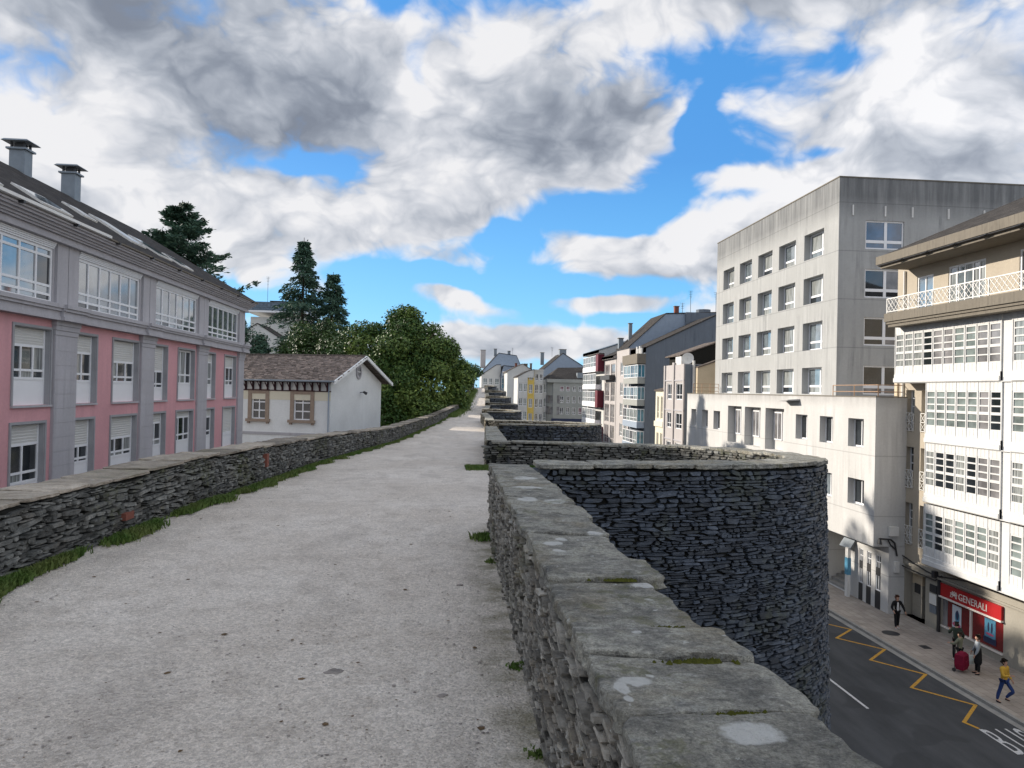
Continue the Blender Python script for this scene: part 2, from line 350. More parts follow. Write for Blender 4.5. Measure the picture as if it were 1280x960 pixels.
M['yellow_wall'] = plain('yellow_render', (.68, .50, .13), .8); M['blue_wall'] = plain('blue_grey_render', (.30, .36, .44), .8); M['teal'] = gl('teal_glass', (.07, .20, .27), .15, 1.6)
M['grey_wall'] = streaked('grey_render', (.36, .37, .35), (.2, .2, .2), .3); M['maroon'] = plain('maroon_panel', (.13, .015, .03), .6); M['beige'] = streaked('beige_render', (.60, .50, .36), (.4, .33, .25), .3)
M['white_wall'] = streaked('white_render', (.62, .62, .60), (.4, .4, .4), .3); M['pale_pinkgrey'] = streaked('pale_grey_render', (.48, .45, .44), (.3, .28, .28), .3)
M['terracotta'] = plain('terracotta_brick', (.20, .075, .055), .85, .2, .25, 12)

# ------------------------------------------------------------------ object helpers
def newobj(name, mesh, parent=None, loc=(0, 0, 0), rz=0):
    o = bpy.data.objects.new(name, mesh); C.objects.link(o); o.location = loc; o.rotation_euler = (0, 0, rz)
    if parent: o.parent = parent
    return o
def tag(o, label=None, cat=None, group=None, kind=None):
    if label: o['label'] = label
    if cat: o['category'] = cat
    if group: o['group'] = group
    if kind: o['kind'] = kind
    return o
def thing(name, label, cat, loc=(0, 0, 0), rz=0, group=None):
    return tag(newobj(name, None, None, loc, rz), label, cat, group)
class MB:
    def __init__(s): s.v = []; s.f = []
    def add(s, vs, fs):
        b = len(s.v); s.v.extend(vs); s.f.extend([tuple(i+b for i in f) for f in fs]); return s
    def quad(s, a, b, c, d): return s.add([a, b, c, d], [(0, 1, 2, 3)])
    def box(s, x0, x1, y0, y1, z0, z1):
        vs = [(x, y, z) for z in (z0, z1) for y in (y0, y1) for x in (x0, x1)]
        return s.add(vs, [(0, 2, 3, 1), (4, 5, 7, 6), (0, 1, 5, 4), (2, 6, 7, 3), (0, 4, 6, 2), (1, 3, 7, 5)])
    def tube(s, a, b, r, n=6, r2=None):
        a, b = Vector(a), Vector(b); d = (b-a).normalized(); r2 = r if r2 is None else r2
        u = d.orthogonal().normalized(); w = d.cross(u)
        vs = []
        for c, rr in ((a, r), (b, r2)):
            vs += [tuple(c+(u*math.cos(k*2*PI/n)+w*math.sin(k*2*PI/n))*rr) for k in range(n)]
        fs = [(k, (k+1) % n, n+(k+1) % n, n+k) for k in range(n)]+[tuple(range(n))[::-1], tuple(range(n, 2*n))]
        return s.add(vs, fs)
    def poly_tube(s, pts, r, n=5):
        for a, b in zip(pts, pts[1:]): s.tube(a, b, r, n)
        return s
    def fbox(s, F, u0, u1, w0, w1, z0, z1):
        vs = [F.p(u, w, z) for z in (z0, z1) for w in (w0, w1) for u in (u0, u1)]
        return s.add(vs, [(0, 2, 3, 1), (4, 5, 7, 6), (0, 1, 5, 4), (2, 6, 7, 3), (0, 4, 6, 2), (1, 3, 7, 5)])
    def prism(s, ring, lo, hi):
        """ring of (x, y), from z lo to hi"""
        n = len(ring); vs = [(x, y, lo) for x, y in ring]+[(x, y, hi) for x, y in ring]
        return s.add(vs, [(k, (k+1) % n, n+(k+1) % n, n+k) for k in range(n)]+[tuple(range(n))[::-1], tuple(range(n, 2*n))])
    def mesh(s, name, m, off=(0, 0, 0)):
        me = bpy.data.meshes.new(name)
        o = off; me.from_pydata([(a[0]-o[0], a[1]-o[1], a[2]-o[2]) for a in s.v], [], s.f)
        me.materials.append(m); me.validate(); 
        bm = bmesh.new(); bm.from_mesh(me); bmesh.ops.recalc_face_normals(bm, faces=bm.faces); bm.to_mesh(me); bm.free()
        return me
    def build(s, name, m, parent=None, **k):
        off = parent.location if parent else (0, 0, 0)
        if parent and parent.parent: off = parent.location+parent.parent.location
        o = newobj(name, s.mesh(name, m, off), parent)
        if k: tag(o, **k)
        return o
class Fac:
    """a facade plane: u runs along, w outward, z up"""
    def __init__(s, o, D, N):
        s.o, s.D, s.N = o, Vector((*D, 0)).normalized(), Vector((*N, 0)).normalized()
        s.rz = math.atan2(s.N.y, s.N.x)-PI/2
        lx = Vector((s.N.y, -s.N.x, 0)); s.sg = 1 if lx.dot(s.D) > 0 else -1
    def p(s, u, w, z): return (s.o[0]+s.D.x*u+s.N.x*w, s.o[1]+s.D.y*u+s.N.y*w, z)
def wall(mb, F, u0, u1, z0, z1, ops, depth):
    """a wall sheet with openings (ua, ub, za, zb) and their reveals"""
    us = sorted({u0, u1, *[o[0] for o in ops], *[o[1] for o in ops]}); zs = sorted({z0, z1, *[o[2] for o in ops], *[o[3] for o in ops]})
    us = [u for u in us if u0 <= u <= u1]; zs = [z for z in zs if z0 <= z <= z1]
    for a, b in zip(us, us[1:]):
        for c, e in zip(zs, zs[1:]):
            um, zm = (a+b)/2, (c+e)/2
            if any(o[0] < um < o[1] and o[2] < zm < o[3] for o in ops): continue
            mb.quad(F.p(a, 0, c), F.p(b, 0, c), F.p(b, 0, e), F.p(a, 0, e))
    for i, (a, b, c, e) in enumerate(ops):
        dp = depth[i] if isinstance(depth, (list, tuple)) else depth
        for (p, q) in (((a, c), (b, c)), ((b, c), (b, e)), ((b, e), (a, e)), ((a, e), (a, c))):
            mb.quad(F.p(p[0], 0, p[1]), F.p(q[0], 0, q[1]), F.p(q[0], -dp, q[1]), F.p(p[0], -dp, p[1]))
_wc = {}
def window(root, F, u0, u1, z0, z1, w, vs=(.5,), hs=(), glass='glass', fr=.07, frame='pvc', split=True, name='window', solid_below=0., shutter=0., gpick=None, th=.06, mull=None):
    """window > pane; vs, hs = fractions of mullions; solid_below, shutter = heights of infill panel below and roller shutter above"""
    W_, H_ = round(u1-u0, 3), round(z1-z0, 3); mull = mull or fr*.8
    key = (W_, H_, vs, hs, fr, frame, solid_below, th, mull, shutter)
    if key not in _wc:
        mb = MB(); a, b = -W_/2, W_/2; y0, y1 = 0, th; zt = H_-shutter; zb = solid_below
        mb.box(a, a+fr, y0, y1, 0, H_); mb.box(b-fr, b, y0, y1, 0, H_)
        mb.box(a+fr, b-fr, y0, y1, zb, zb+fr); mb.box(a+fr, b-fr, y0, y1, zt-fr, zt)
        if zb > 0: mb.box(a+fr, b-fr, y0, y1-.02, 0, zb)
        gx = [a+fr]+[v for x in vs for v in (a+W_*x-mull/2, a+W_*x+mull/2)]+[b-fr]
        gz = [zb+fr]+[v for x in hs for v in (zb+(zt-zb)*x-mull/2, zb+(zt-zb)*x+mull/2)]+[zt-fr]
        for i in range(1, len(gx)-1, 2): mb.box(gx[i], gx[i+1], y0, y1, zb+fr, zt-fr)
        for j in range(1, len(gz)-1, 2):
            for i in range(0, len(gx), 2): mb.box(gx[i], gx[i+1], y0, y1-.004, gz[j], gz[j+1])
        cells = [(gx[i], gx[i+1], gz[j], gz[j+1]) for i in range(0, len(gx), 2) for j in range(0, len(gz), 2)]
        _wc[key] = (mb.mesh(name, M[frame]), cells, {})
    me, cells, cache = _wc[key]
    um = (u0+u1)/2; P = F.p(um, w, z0)
    o = newobj(name, me, root, Vector(P)-root.location, F.rz)
    def pane_mesh(ci, g):
        k = (ci, g)
        if k not in cache:
            mb = MB()
            for (a, b, c, e) in ([cells[ci]] if ci >= 0 else cells): mb.box(a, b, .012, .022, c, e)
            cache[k] = mb.mesh('pane', M[g])
        return cache[k]
    if split:
        for ci in range(len(cells)):
            g = gpick(ci) if gpick else glass
            newobj('pane', pane_mesh(ci, g), o)
    else:
        pn = newobj('pane', pane_mesh(-1, gpick(0) if gpick else glass), o)
    if shutter > 0:
        k = ('sh', shutter)
        if k not in cache:
            mb = MB(); n = max(3, int(shutter/.09))
            for i in range(n):
                za = H_-shutter+shutter*i/n
                mb.add([(-W_/2+fr, .03, za), (W_/2-fr, .03, za), (W_/2-fr, .05, za+shutter/n*.75), (-W_/2+fr, .05, za+shutter/n*.75), (W_/2-fr, .028, za+shutter/n), (-W_/2+fr, .028, za+shutter/n)], [(0, 1, 2, 3), (3, 2, 4, 5)])
            cache[k] = mb.mesh('roller_shutter', M['shutter'])
        newobj('roller_shutter', cache[k], o)
    return o
def setattr_mesh(me, vals):
    a = me.attributes.new('tint', 'FLOAT', 'POINT'); a.data.foreach_set('value', np.asarray(vals, dtype=np.float32))
def np_mesh(name, v, f, m, tint=None, smooth=False):
    """fast mesh; f = (n, k) int array of polygons of one size"""
    me = bpy.data.meshes.new(name); v = np.asarray(v, dtype=np.float32); f = np.asarray(f, dtype=np.int32); k = f.shape[1]
    me.vertices.add(len(v)); me.vertices.foreach_set('co', v.ravel())
    me.loops.add(f.size); me.loops.foreach_set('vertex_index', f.ravel())
    me.polygons.add(len(f)); me.polygons.foreach_set('loop_start', np.arange(0, f.size, k, dtype=np.int32)); me.polygons.foreach_set('loop_total', np.full(len(f), k, dtype=np.int32))
    me.update(calc_edges=True)
    if tint is not None: setattr_mesh(me, tint)
    me.materials.append(m)
    me.polygons.foreach_set('use_smooth', np.full(len(f), bool(smooth)))
    return me
CPn = np.array(CP); FWn, RTn, UPn = np.array(FW), np.array(RT), np.array(UP)
def project(P):
    d = P-CPn; z = d@FWn; zc = np.where(z > .05, z, .05)
    return 640+930*(d@RTn)/zc, 480-930*(d@UPn)/zc, z

# ------------------------------------------------------------------ terrain, street
STREET = -10.32; PAVE = -10.2
tag(MB().box(-1600, 1600, -1200, 2600, -11.4, STREET-.01).build('ground', M['town_ground']), kind='structure')
tag(MB().box(-300, -4.4, -40, 137.5, -11.2, -5.0).build('terrain', M['town_ground']), kind='structure')
tag(MB().quad((2, -40, STREET), (21.1, -40, STREET), (21.1, 260, STREET), (2, 260, STREET)).build('road', M['asphalt']), kind='structure')
tag(MB().box(21.32, 26.3, -40, 148, -11, PAVE).build('pavement', M['pavement']), kind='structure')
kb = tag(newobj('kerb', None, None, (21.24, 0, PAVE)), kind='structure'); kmesh = MB().box(-.08, .08, -.494, .494, -.8, .004).mesh('kerb_stone', M['kerb'])
gmesh = MB().box(-.146, .146, -.494, .494, -.7, 0).mesh('gutter_stone', M['kerb'])
for k in range(12, 92):
    newobj('kerb_stone', kmesh, kb, (0, k+.5, random.uniform(-.004, .004))); newobj('gutter_stone', gmesh, kb, (-.234, k+.5, STREET+.006-PAVE+random.uniform(-.003, .003)))
far_k = MB()
for (a, b) in ((-40, 12), (92, 148)): far_k.box(21.16, 21.32, a+.006, b-.006, -11, PAVE+.002)
tag(far_k.build('kerb_run', M['kerb'], kb), kind='stuff')
def line(pts, w, m, name, z=STREET+.004, **k):
    mb = MB()
    for (a, b) in zip(pts, pts[1:]):
        A, B = Vector((*a, 0)), Vector((*b, 0)); n = (B-A).normalized(); n = Vector((-n.y, n.x, 0))*w/2
        e = (B-A).normalized()*w*.3
        mb.quad(*[(q.x, q.y, z) for q in (A-n-e, A+n-e, B+n+e, B-n+e)]); z += .0006
    return mb.build(name, m, None, **k)
zig = [(19.22, 38.6), (20.75, 36.85), (19.27, 35.55), (20.77, 33.9), (19.27, 32.55), (20.75, 30.8), (19.2, 29.4), (20.7, 27.65), (19.17, 26.2), (19.35, 25.7)]
line(zig, .13, M['yellow_paint'], 'road_marking', label='yellow zigzag bus stop line painted on the road beside the kerb', cat='road marking')
line([(16.2, 22), (16.2, 27.4)][::-1] if 0 else [(16.2, 27.5), (16.2, 32.5)], .11, M['white_paint'], 'road_marking', label='thin white lane dash on the dark road near the tower base', cat='road marking')

def text_mesh(name, s, size, m, extrude=.0, xs=1., ys=1.):
    cu = bpy.data.curves.new(name, 'FONT'); cu.body = s; cu.size = size; cu.extrude = extrude; cu.resolution_u = 3
    o = bpy.data.objects.new(name+'_tmp', cu); C.objects.link(o)
    bpy.context.view_layer.update()
    me = bpy.data.meshes.new_from_object(o.evaluated_get(bpy.context.evaluated_depsgraph_get()))
    bpy.data.objects.remove(o); me.transform(Matrix.Diagonal((xs, ys, 1, 1))); me.materials.clear(); me.materials.append(m); return me
for i, ch in enumerate('BUS'):
    tb = newobj('road_letter', text_mesh('road_letter', ch, 1.0, M['white_paint'], 0, .78, 2.75), None, (19.25+i*.62, 23.75, STREET+.006))
    tag(tb, ['big white painted letter B of the word on the road', 'big white painted letter U of the word on the road', 'big white painted letter S of the word on the road'][i], 'road letter', 'white letters painted on the road')

# ------------------------------------------------------------------ path on the rampart
zp = lambda y: np.interp(y, [-10, 10, 30, 50, 80, 110, 130, 150], [0, 0, -.6, -.8, -.5, .55, 1.6, 2.2])
XLf = lambda y: np.interp(y, [-10, 6, 12, 18, 23, 32, 48, 74, 100, 140], [-3.45, -3.42, -3.15, -3.07, -2.77, -2.16, -1.23, .7, 2.0, 4.2])
XRf = lambda y: np.interp(y, [-10, 8.5, 18, 36, 48, 55, 73, 91, 127, 140], [.448, .448, .85, 1.65, 2.15, 2.15, 3.3, 4.1, 5.6, 6.2])
ys = np.concatenate([np.linspace(-6, 12, 150), np.linspace(12.2, 40, 80), np.linspace(41, 141, 70)]); xs = np.linspace(0, 1, 60)
V = []
for yy in ys:
    a, b = XLf(yy)-.3, XRf(yy)+.3
    for q in xs:
        x = a+(b-a)*q
        V.append((x, yy, zp(yy)+noise.fractal((x*.7, yy*.7, 3.3), 1, 2, 4)*.016+.03*max(0, 1-abs(x-a)/.6)))
n, k = len(ys), len(xs); idx = np.arange(n*k).reshape(n, k)
fq = np.stack([idx[:-1, :-1], idx[:-1, 1:], idx[1:, 1:], idx[1:, :-1]], -1).reshape(-1, 4)
tag(newobj('path', np_mesh('path', V, fq, M['gravel'], smooth=True)), kind='structure')
# rampart body under the path
rb = MB()
for a, b in zip(range(-10, 140, 5), range(-5, 145, 5)):
    XA, XB, ZA, ZB = XRf(a)+.5, XRf(b)+.5, zp(a)+.3, zp(b)+.3
    rb.quad((XA, a, -11), (XB, b, -11), (XB, b, ZB), (XA, a, ZA))
    XA, XB = XLf(a)-.5, XLf(b)-.5
    rb.quad((XA, a, -11), (XB, b, -11), (XB, b, ZB), (XA, a, ZA))
rb.quad((XLf(140)-.5, 140, -11), (XRf(140)+.5, 140, -11), (XRf(140)+.5, 140, 2), (XLf(140)-.5, 140, 2))
tag(rb.build('rampart_core', M['stone_outer']), kind='structure')

# ------------------------------------------------------------------ masonry
OUT8 = np.array([(1, -.62), (1, .5), (.78, 1), (-.7, 1), (-1, .62), (-1, -.5), (-.78, -1), (.7, -1)], dtype=float)
FT = []
for k in range(8):
    q = (k+1) % 8
    FT += [(k, q, 8+q), (k, 8+q, 8+k), (8+k, 8+q, 16+q), (8+k, 16+q, 16+k), (16+k, 16+q, 24)]
FT = np.array(FT)
def masonry(root, P, s0, s1, t0, t1, m, ch=(.03, .07), ln=(.1, .4), big=300, proud=.03, gap=.006, wob=.012, seed=0, joint='joint', bn=-.045, lod=None, jit=.16, tilt=.04, ds=.25, name='stone', rest_name='small_stones'):
    """courses of irregular flat stones on a surface P(s, t, n); t1 may be a function of s. The largest in view become objects, the rest one mesh"""
    r = np.random.default_rng(seed)
    T1 = t1 if callable(t1) else (lambda s: t1+0*s)
    tmax = float(np.max(T1(np.linspace(s0, s1, 50))))
    ph = r.uniform(0, 6, 8)
    W1 = lambda s, t: wob*(np.sin(s*1.3+ph[0]+t*1.1)+.7*np.sin(s*3.1+ph[1]-t*2.3)+.5*np.sin(s*6.7+ph[2]+t*5))
    rows = []; tt = t0
    while tt < tmax-.012:
        h = r.uniform(*ch)*(lod or 1)
        s = s0-r.uniform(0, ln[1])
        while s < s1:
            L = math.exp(r.uniform(math.log(ln[0]), math.log(ln[1])))*(lod or 1)*(.75+h/ch[1]*.4)
            u = r.random()
            if u < .09 and h < ch[1]*.8: # two thin stones in one course
                rows.append((s+L/2, tt+h*.25, L/2, h*.25)); rows.append((s+L*.5, tt+h*.75, L*.5, h*.25))
            elif u > .965: rows.append((s+L/2, tt+h*.9, L/2, h*.85))  # a stone rising through the next course
            else: rows.append((s+L/2, tt+h/2, L/2, h/2))
            s += L
        tt += h
    A = np.array(rows); sc, tc, hs, ht = A.T
    N0 = len(A)
    top = T1(sc); keep = (tc < top-.01) & (sc > s0-.02) & (sc < s1+.02)
    A = A[keep]; sc, tc, hs, ht = A.T; top = top[keep]; N = len(A)
    tc = tc+W1(sc, tc)*np.clip(1-tc/np.maximum(top, .01), .0, 1)*np.clip((tc-t0)*8, 0, 1)
    hs = np.maximum(hs-gap*r.uniform(.4, 1.6, N), .01); ht = np.maximum(ht-gap*r.uniform(.3, 1.3, N), .006)
    o = OUT8[None]*(1+r.uniform(-jit, jit*.55, (N, 8, 2)))
    tl = r.normal(0, tilt, N)
    ps = o[..., 0]*hs[:, None]; pt = o[..., 1]*ht[:, None]+ps*tl[:, None]
    a = r.uniform(-.022, .010, N); pr = proud*r.uniform(.25, 1.1, N)
    big_h = np.minimum(1, ht/.02); pr = pr*big_h
    vs = np.zeros((N, 25, 3))
    for ring, (sca, nn) in enumerate(((1., bn-.02+0*a), (1., a), (.9, a+pr))):
        vs[:, ring*8:ring*8+8, 0] = sc[:, None]+ps*sca; vs[:, ring*8:ring*8+8, 1] = tc[:, None]+pt*sca
        vs[:, ring*8:ring*8+8, 2] = nn[:, None]+(r.uniform(-.2, .2, (N, 8))*pr[:, None] if ring else 0)
    vs[:, 24, 0] = sc; vs[:, 24, 1] = tc; vs[:, 24, 2] = a+pr*.92
    flat = vs.reshape(-1, 3)
    flat[:, 1] = np.minimum(flat[:, 1], np.repeat(top, 25)+.004)
    Wp = P(flat[:, 0], flat[:, 1], flat[:, 2]).reshape(N, 25, 3)
    tint = np.clip(r.normal(.42, .27, N), 0, 1); tint[r.random(N) < .06] = .95
    px, py, pz = project(Wp[:, 24])
    nv = Wp[:, 24]-Wp[:, 0:8].mean(1); nv /= np.linalg.norm(nv, axis=1)[:, None]+1e-9
    vw = CPn-Wp[:, 24]; dist = np.linalg.norm(vw, axis=1); cosv = (nv*vw).sum(1)/dist
    score = hs*ht/dist**2*np.clip(cosv, 0, 1)
    score[(pz < .2) | (px < -20) | (px > 1300) | (py < -20) | (py > 985)] = 0
    order = np.argsort(-score); nb = min(big, int((score > 0).sum())); sel = order[:nb]
    for i in sel:
        c = Wp[i].mean(0)
        me = np_mesh(name, Wp[i]-c, FT, m, np.full(25, tint[i])); newobj(name, me, root, Vector(c)-root.location)
    rest = order[nb:]
    if len(rest):
        v = Wp[rest].reshape(-1, 3)-np.array(root.location); f = (FT[None]+25*np.arange(len(rest))[:, None, None]).reshape(-1, 3)
        tag(newobj(rest_name, np_mesh(rest_name, v, f, m, np.repeat(tint[rest], 25)), root), kind='stuff')
    # bedding behind the stones
    S_ = np.arange(s0, s1+ds, ds); S_[-1] = s1; q = []
    for s in S_:
        for tv in (t0, float(T1(s))-.012): q.append((s, tv, bn))
    q = np.array(q); w = P(q[:, 0], q[:, 1], q[:, 2])-np.array(root.location)
    j = np.arange(len(S_)-1)*2
    newobj('mortar', np_mesh('mortar', w, np.stack([j, j+2, j+3, j+1], -1), M[joint]), root)
    return N
def slab(root, corners, z, th, m, seed=0, rough=.03, name='coping_slab', zt=None, under=0, bulge=.0):
    """one coping slab: corners (x, y) in order, uneven outline, eroded edges"""
    r = np.random.default_rng(seed); P4 = [np.array(c, float) for c in corners]; pts = []
    per = 16
    for i in range(4):
        a, b = P4[i], P4[(i+1) % 4]
        for k in range(per): pts.append(a+(b-a)*k/per)
    pts = np.array(pts); c = pts.mean(0)
    dv = pts-c; ang = np.arange(len(pts))
    for i in range(len(pts)):
        v = noise.fractal((pts[i][0]*3.1+seed*7.3, pts[i][1]*3.1, seed*1.7), 1, 2, 3)
        v2 = noise.noise((pts[i][0]*16+seed*3.3, pts[i][1]*16, 5.1))
        v3 = noise.noise((pts[i][0]*45+seed*3.3, pts[i][1]*45, 9.1))
        pts[i] += dv[i]/np.linalg.norm(dv[i])*(v*rough*1.1+v2*rough*.5+v3*rough*.28)
    # pull the four corners in
    for i in range(4): pts[i*per] += (c-pts[i*per])*.05
    rings = [(.965, -th), (1.0, -th*.8), (.99, -th*.5), (1.0, -th*.16), (.988, -.002), (.94, 0), (.84, 0), (.68, 0), (.5, 0), (.28, 0)]; tx, ty = r.uniform(-.012, .012, 2)
    vs = []; n = len(pts)
    for k, (s, dz) in enumerate(rings):
        for i in range(n):
            p = c+(pts[i]-c)*s
            zz = z if zt is None else zt(p[0], p[1])
            e = noise.fractal((p[0]*4+seed, p[1]*4, 1.3), 1, 2, 4)*.007+noise.noise((p[0]*22, p[1]*22, seed))*.002+(p[0]-c[0])*tx+(p[1]-c[1])*ty
            if k < 3: p = p+(pts[i]-c)/np.linalg.norm(pts[i]-c)*noise.noise((p[0]*14, p[1]*14, z*3+dz*90+seed))*.014
            vs.append((p[0], p[1], zz+dz+(e if k >= 3 else e*.4)))
    vs.append((c[0], c[1], (z if zt is None else zt(c[0], c[1]))+noise.fractal((c[0]*4+seed, c[1]*4, 1.3), 1, 2, 4)*.007))
    fs = []
    for k in range(len(rings)-1):
        for i in range(n):
            j = (i+1) % n; fs += [(k*n+i, k*n+j, (k+1)*n+j), (k*n+i, (k+1)*n+j, (k+1)*n+i)]
    k = len(rings)-1
    for i in range(n): fs.append((k*n+i, k*n+(i+1) % n, len(vs)-1))
    cc = np.array([c[0], c[1], z])
    me = np_mesh(name, np.array(vs)-cc, fs, m, np.full(len(vs), r.uniform(0, 1)), smooth=False)
    return newobj(name, me, root, Vector(cc)-root.location)

# ---- the near parapet on the right
rp = thing('stone_parapet', 'low schist parapet with big lichened coping slabs beside the gravel path, nearest at right', 'parapet', (.7, 3, 0))
masonry(rp, lambda s, t, n: np.stack([.452-n+.0*s, s, t], -1), -1.2, 8.45, -.02, .715, M['stone_inner'], (.010, .034), (.04, .19), 300, .036, .003, .016, 11, 'joint_light', jit=.28, tilt=.12)
seams = [(-1.3, -1.2), (-.5, -.4), (.35, .45), (1.05, 1.1), (1.885, 1.915), (2.36, 2.28), (2.68, 2.6), (3.3, 3.31), (3.76, 3.67), (4.4, 4.3), (5.2, 4.96), (5.88, 5.42), (6.46, 6.28), (7.23, 6.95), (8.04, 7.9), (8.5, 8.45)]
outx = [.93, .95, .97, .99, 1.0, .99, .92, .99, .93, .94, .97, .93, .96, .92, .9]
for i, ((a0, b0), (a1, b1)) in enumerate(zip(seams, seams[1:])):
    g = .004+.008*((i*7)%3)/2
    slab(rp, [(.45, a0+g), (outx[i], b0+g), (outx[i]-.015, b1-g), (.45, a1-g)], .765+[.0, .004, -.004, .006, .0, .008, -.012, .004, -.006, .006, 0, .006, -.004, .002, 0][i], .055+.012*(i % 3), M['cap'], 40+i, .028)
cf = MB().box(.53, .88, -1.3, 8.5, -.1, .708); cf.build('parapet_core', M['joint_light'], rp)
masonry(rp, lambda s, t, n: np.stack([.93+n+.03*(.7-t), s, t], -1), 1, 8.4, -2.0, .70, M['stone_outer'], (.04, .09), (.12, .4), 0, .03, seed=12)
# moss cushions in the seams
def moss(root, pts, seed):
    r = np.random.default_rng(seed); vs = []; fs = []
    for (x, y, z, sx, sy, n) in pts:
        for _ in range(n):
            a = r.uniform(0, 6.28); q = abs(r.normal(0, .5))
            if noise.noise((x*9+math.cos(a)*q*sx*30, 3.3, z)) < -.02: continue
            px, py = x+math.cos(a)*q*sx, y+math.sin(a)*q*sy; R = r.uniform(.004, .012); hh = R*r.uniform(.5, 1.0)
            b = len(vs)
            for k in range(6): vs.append((px+math.cos(k*PI/3)*R, py+math.sin(k*PI/3)*R, z-.004))
            vs.append((px, py, z+hh)); fs += [(b+k, b+(k+1) % 6, b+6) for k in range(6)]
    v = np.array(vs)-np.array(root.location)
    tag(newobj('moss', np_mesh('moss', v, fs, M['moss'], smooth=True), root), kind='stuff')
moss(rp, [(.86, 2.43, .752, .10, .022, 500), (.92, 2.5, .745, .035, .06, 250), (.80, 2.28, .765, .13, .014, 300), (.78, 3.30, .758, .1, .012, 200), (.78, 1.9, .765, .10, .008, 110), (.9, 3.66, .75, .05, .02, 100), (.8, 2.63, .756, .12, .013, 200)], 5)

# ---- bastions
def bastion(label, Y0, Y1, x0, tip, pos, pw=.5, b_detail=None, seed=0, nexp=2.6, deep=10.2, m_in='stone_far', cope='cap'):
    """D-shaped tower: outline parameter s along the outer top edge from the near root to the far root"""
    cy, b, a = (Y0+Y1)/2, (Y1-Y0)/2, tip-x0
    th = np.linspace(0, PI, 1500)
    def outline(off):
        A, B = a-off, b-off
        return np.stack([x0+A*np.abs(np.sin(th))**(2/nexp), cy-B*np.sign(np.cos(th))*np.abs(np.cos(th))**(2/nexp)], -1)
    O = outline(0); seg = np.linalg.norm(np.diff(O, axis=0), axis=1); sl_ = np.concatenate([[0], np.cumsum(seg)]); L = sl_[-1]
    tg = np.gradient(O, axis=0); tg /= np.linalg.norm(tg, axis=1)[:, None]+1e-12; nr = np.stack([tg[:, 1], -tg[:, 0]], -1)
    # smooth normals
    kk = np.ones(61)/61; nr = np.stack([np.convolve(np.pad(nr[:, i], 30, mode='edge'), kk, 'valid') for i in (0, 1)], -1); nr /= np.linalg.norm(nr, axis=1)[:, None]
    top = lambda y: (zp(Y0)+.77)+(y-Y0)/(Y1-Y0)*((zp(Y1)+.64)-(zp(Y0)+.77))
    I = lambda s, arr: np.stack([np.interp(s, sl_, arr[:, 0]), np.interp(s, sl_, arr[:, 1])], -1)
    def Pout(s, t, n):   # t = height above the street
        p, q = I(s, O), I(s, nr); zt = top(p[:, 1]); z = -deep+t*(zt+deep)/(top(cy)+deep)
        off = n+.03*(zt-z)
        return np.column_stack([p+q*off[:, None], z])
    def Pin(s, t, n):    # inner face of the parapet, t above the floor
        p, q = I(s, O), I(s, nr); pp = p-q*(pw+n)[:, None]
        return np.column_stack([pp, zp(p[:, 1])+t])
    root = thing('stone_bastion', label, 'bastion', (x0, cy, 0))
    Ht = top(cy)+deep
    return dict(root=root, L=L, Pout=Pout, Pin=Pin, top=top, I=I, O=O, nr=nr, Ht=Ht, outline=outline, sl=sl_, pw=pw, x0=x0, Y0=Y0, Y1=Y1)
def bastion_finish(B, ln, seed, cope_m='cap', drop=0., outer_rest=True):
    """coping slabs, floor and solid lower body"""
    r = np.random.default_rng(seed); s = .04
    while s < B['L']-.05:
        e = min(B['L'], s+r.uniform(*ln)); m_ = (s+e)/2
        q = np.array([s+.006, e-.006]); o, n = B['I'](q, B['O']), B['I'](q, B['nr'])
        zt = float(B['top'](B['I'](np.array([m_]), B['O'])[0, 1]))
        po, pi = o+n*r.uniform(.0, .05), o-n*(B['pw']+r.uniform(-.01, .03))
        slab(B['root'], [pi[0], po[0], po[1], pi[1]], zt+r.uniform(-.008, .008), r.uniform(.04, .065), M[cope_m], seed*50+int(s*10), .016)
        s = e
    O2 = B['outline'](B['pw']-.02)[::25]; v = [(x, y, float(zp(y))) for x, y in O2]; v += [(float(XRf(B['Y1'])), B['Y1'], float(zp(B['Y1']))), (float(XRf(B['Y0'])), B['Y0'], float(zp(B['Y0'])))]
    c = np.mean(v, 0); mb = MB(); mb.add([tuple(c)]+[tuple(q) for q in v], [(0, 1+i, 1+(i+1) % len(v)) for i in range(len(v))]); mb.build('floor', M['gravel'], B['root'])
b1 = bastion('round dark schist bastion bulging over the street, nearest of the row', 8.5, 17.7, .95, 5.95, None, seed=21)
NB = masonry(b1['root'], b1['Pout'], .0, b1['L'], 0., b1['Ht']-.06, M['stone_outer'], (.017, .062), (.06, .32), 300, .020, .005, .03, 21, 'joint', jit=.32, tilt=.07)
masonry(b1['root'], b1['Pin'], .3, b1['L'], -.02, lambda s: np.interp(s, [0, b1['L']], [.71, .585]), M['stone_left'], (.03, .07), (.10, .38), 300, .03, .007, .012, 22, jit=.2)
bastion_finish(b1, (.35, .8), 23)
tag(MB().box(.87, 1.5, 17.66, 17.7, -.3, .4).build('parapet_end', M['joint'], b1['root']))
specs = [('second bastion, its inner parapet face catching warm sun beyond the nearest bastion', 32, 42, 7.3, 2.05, .06, 300),
         ('third bastion, low dark wall beyond the sunlit parapet', 55, 64, 5.5, 2.6, .09, 120), ('fourth bastion, dark band above the third one', 73, 82, 6.8, 3.7, .11, 100),
         ('fifth bastion, dark step in the stack of walls under the blue house', 91, 100, 7.5, 4.6, .13, 80), ('sixth bastion, second from the far end of the wall', 109, 118, 8.2, 5.3, .15, 60),
         ('farthest bastion, topmost dark step beside the tree crown', 127, 136, 7.8, 5.9, .17, 60)]
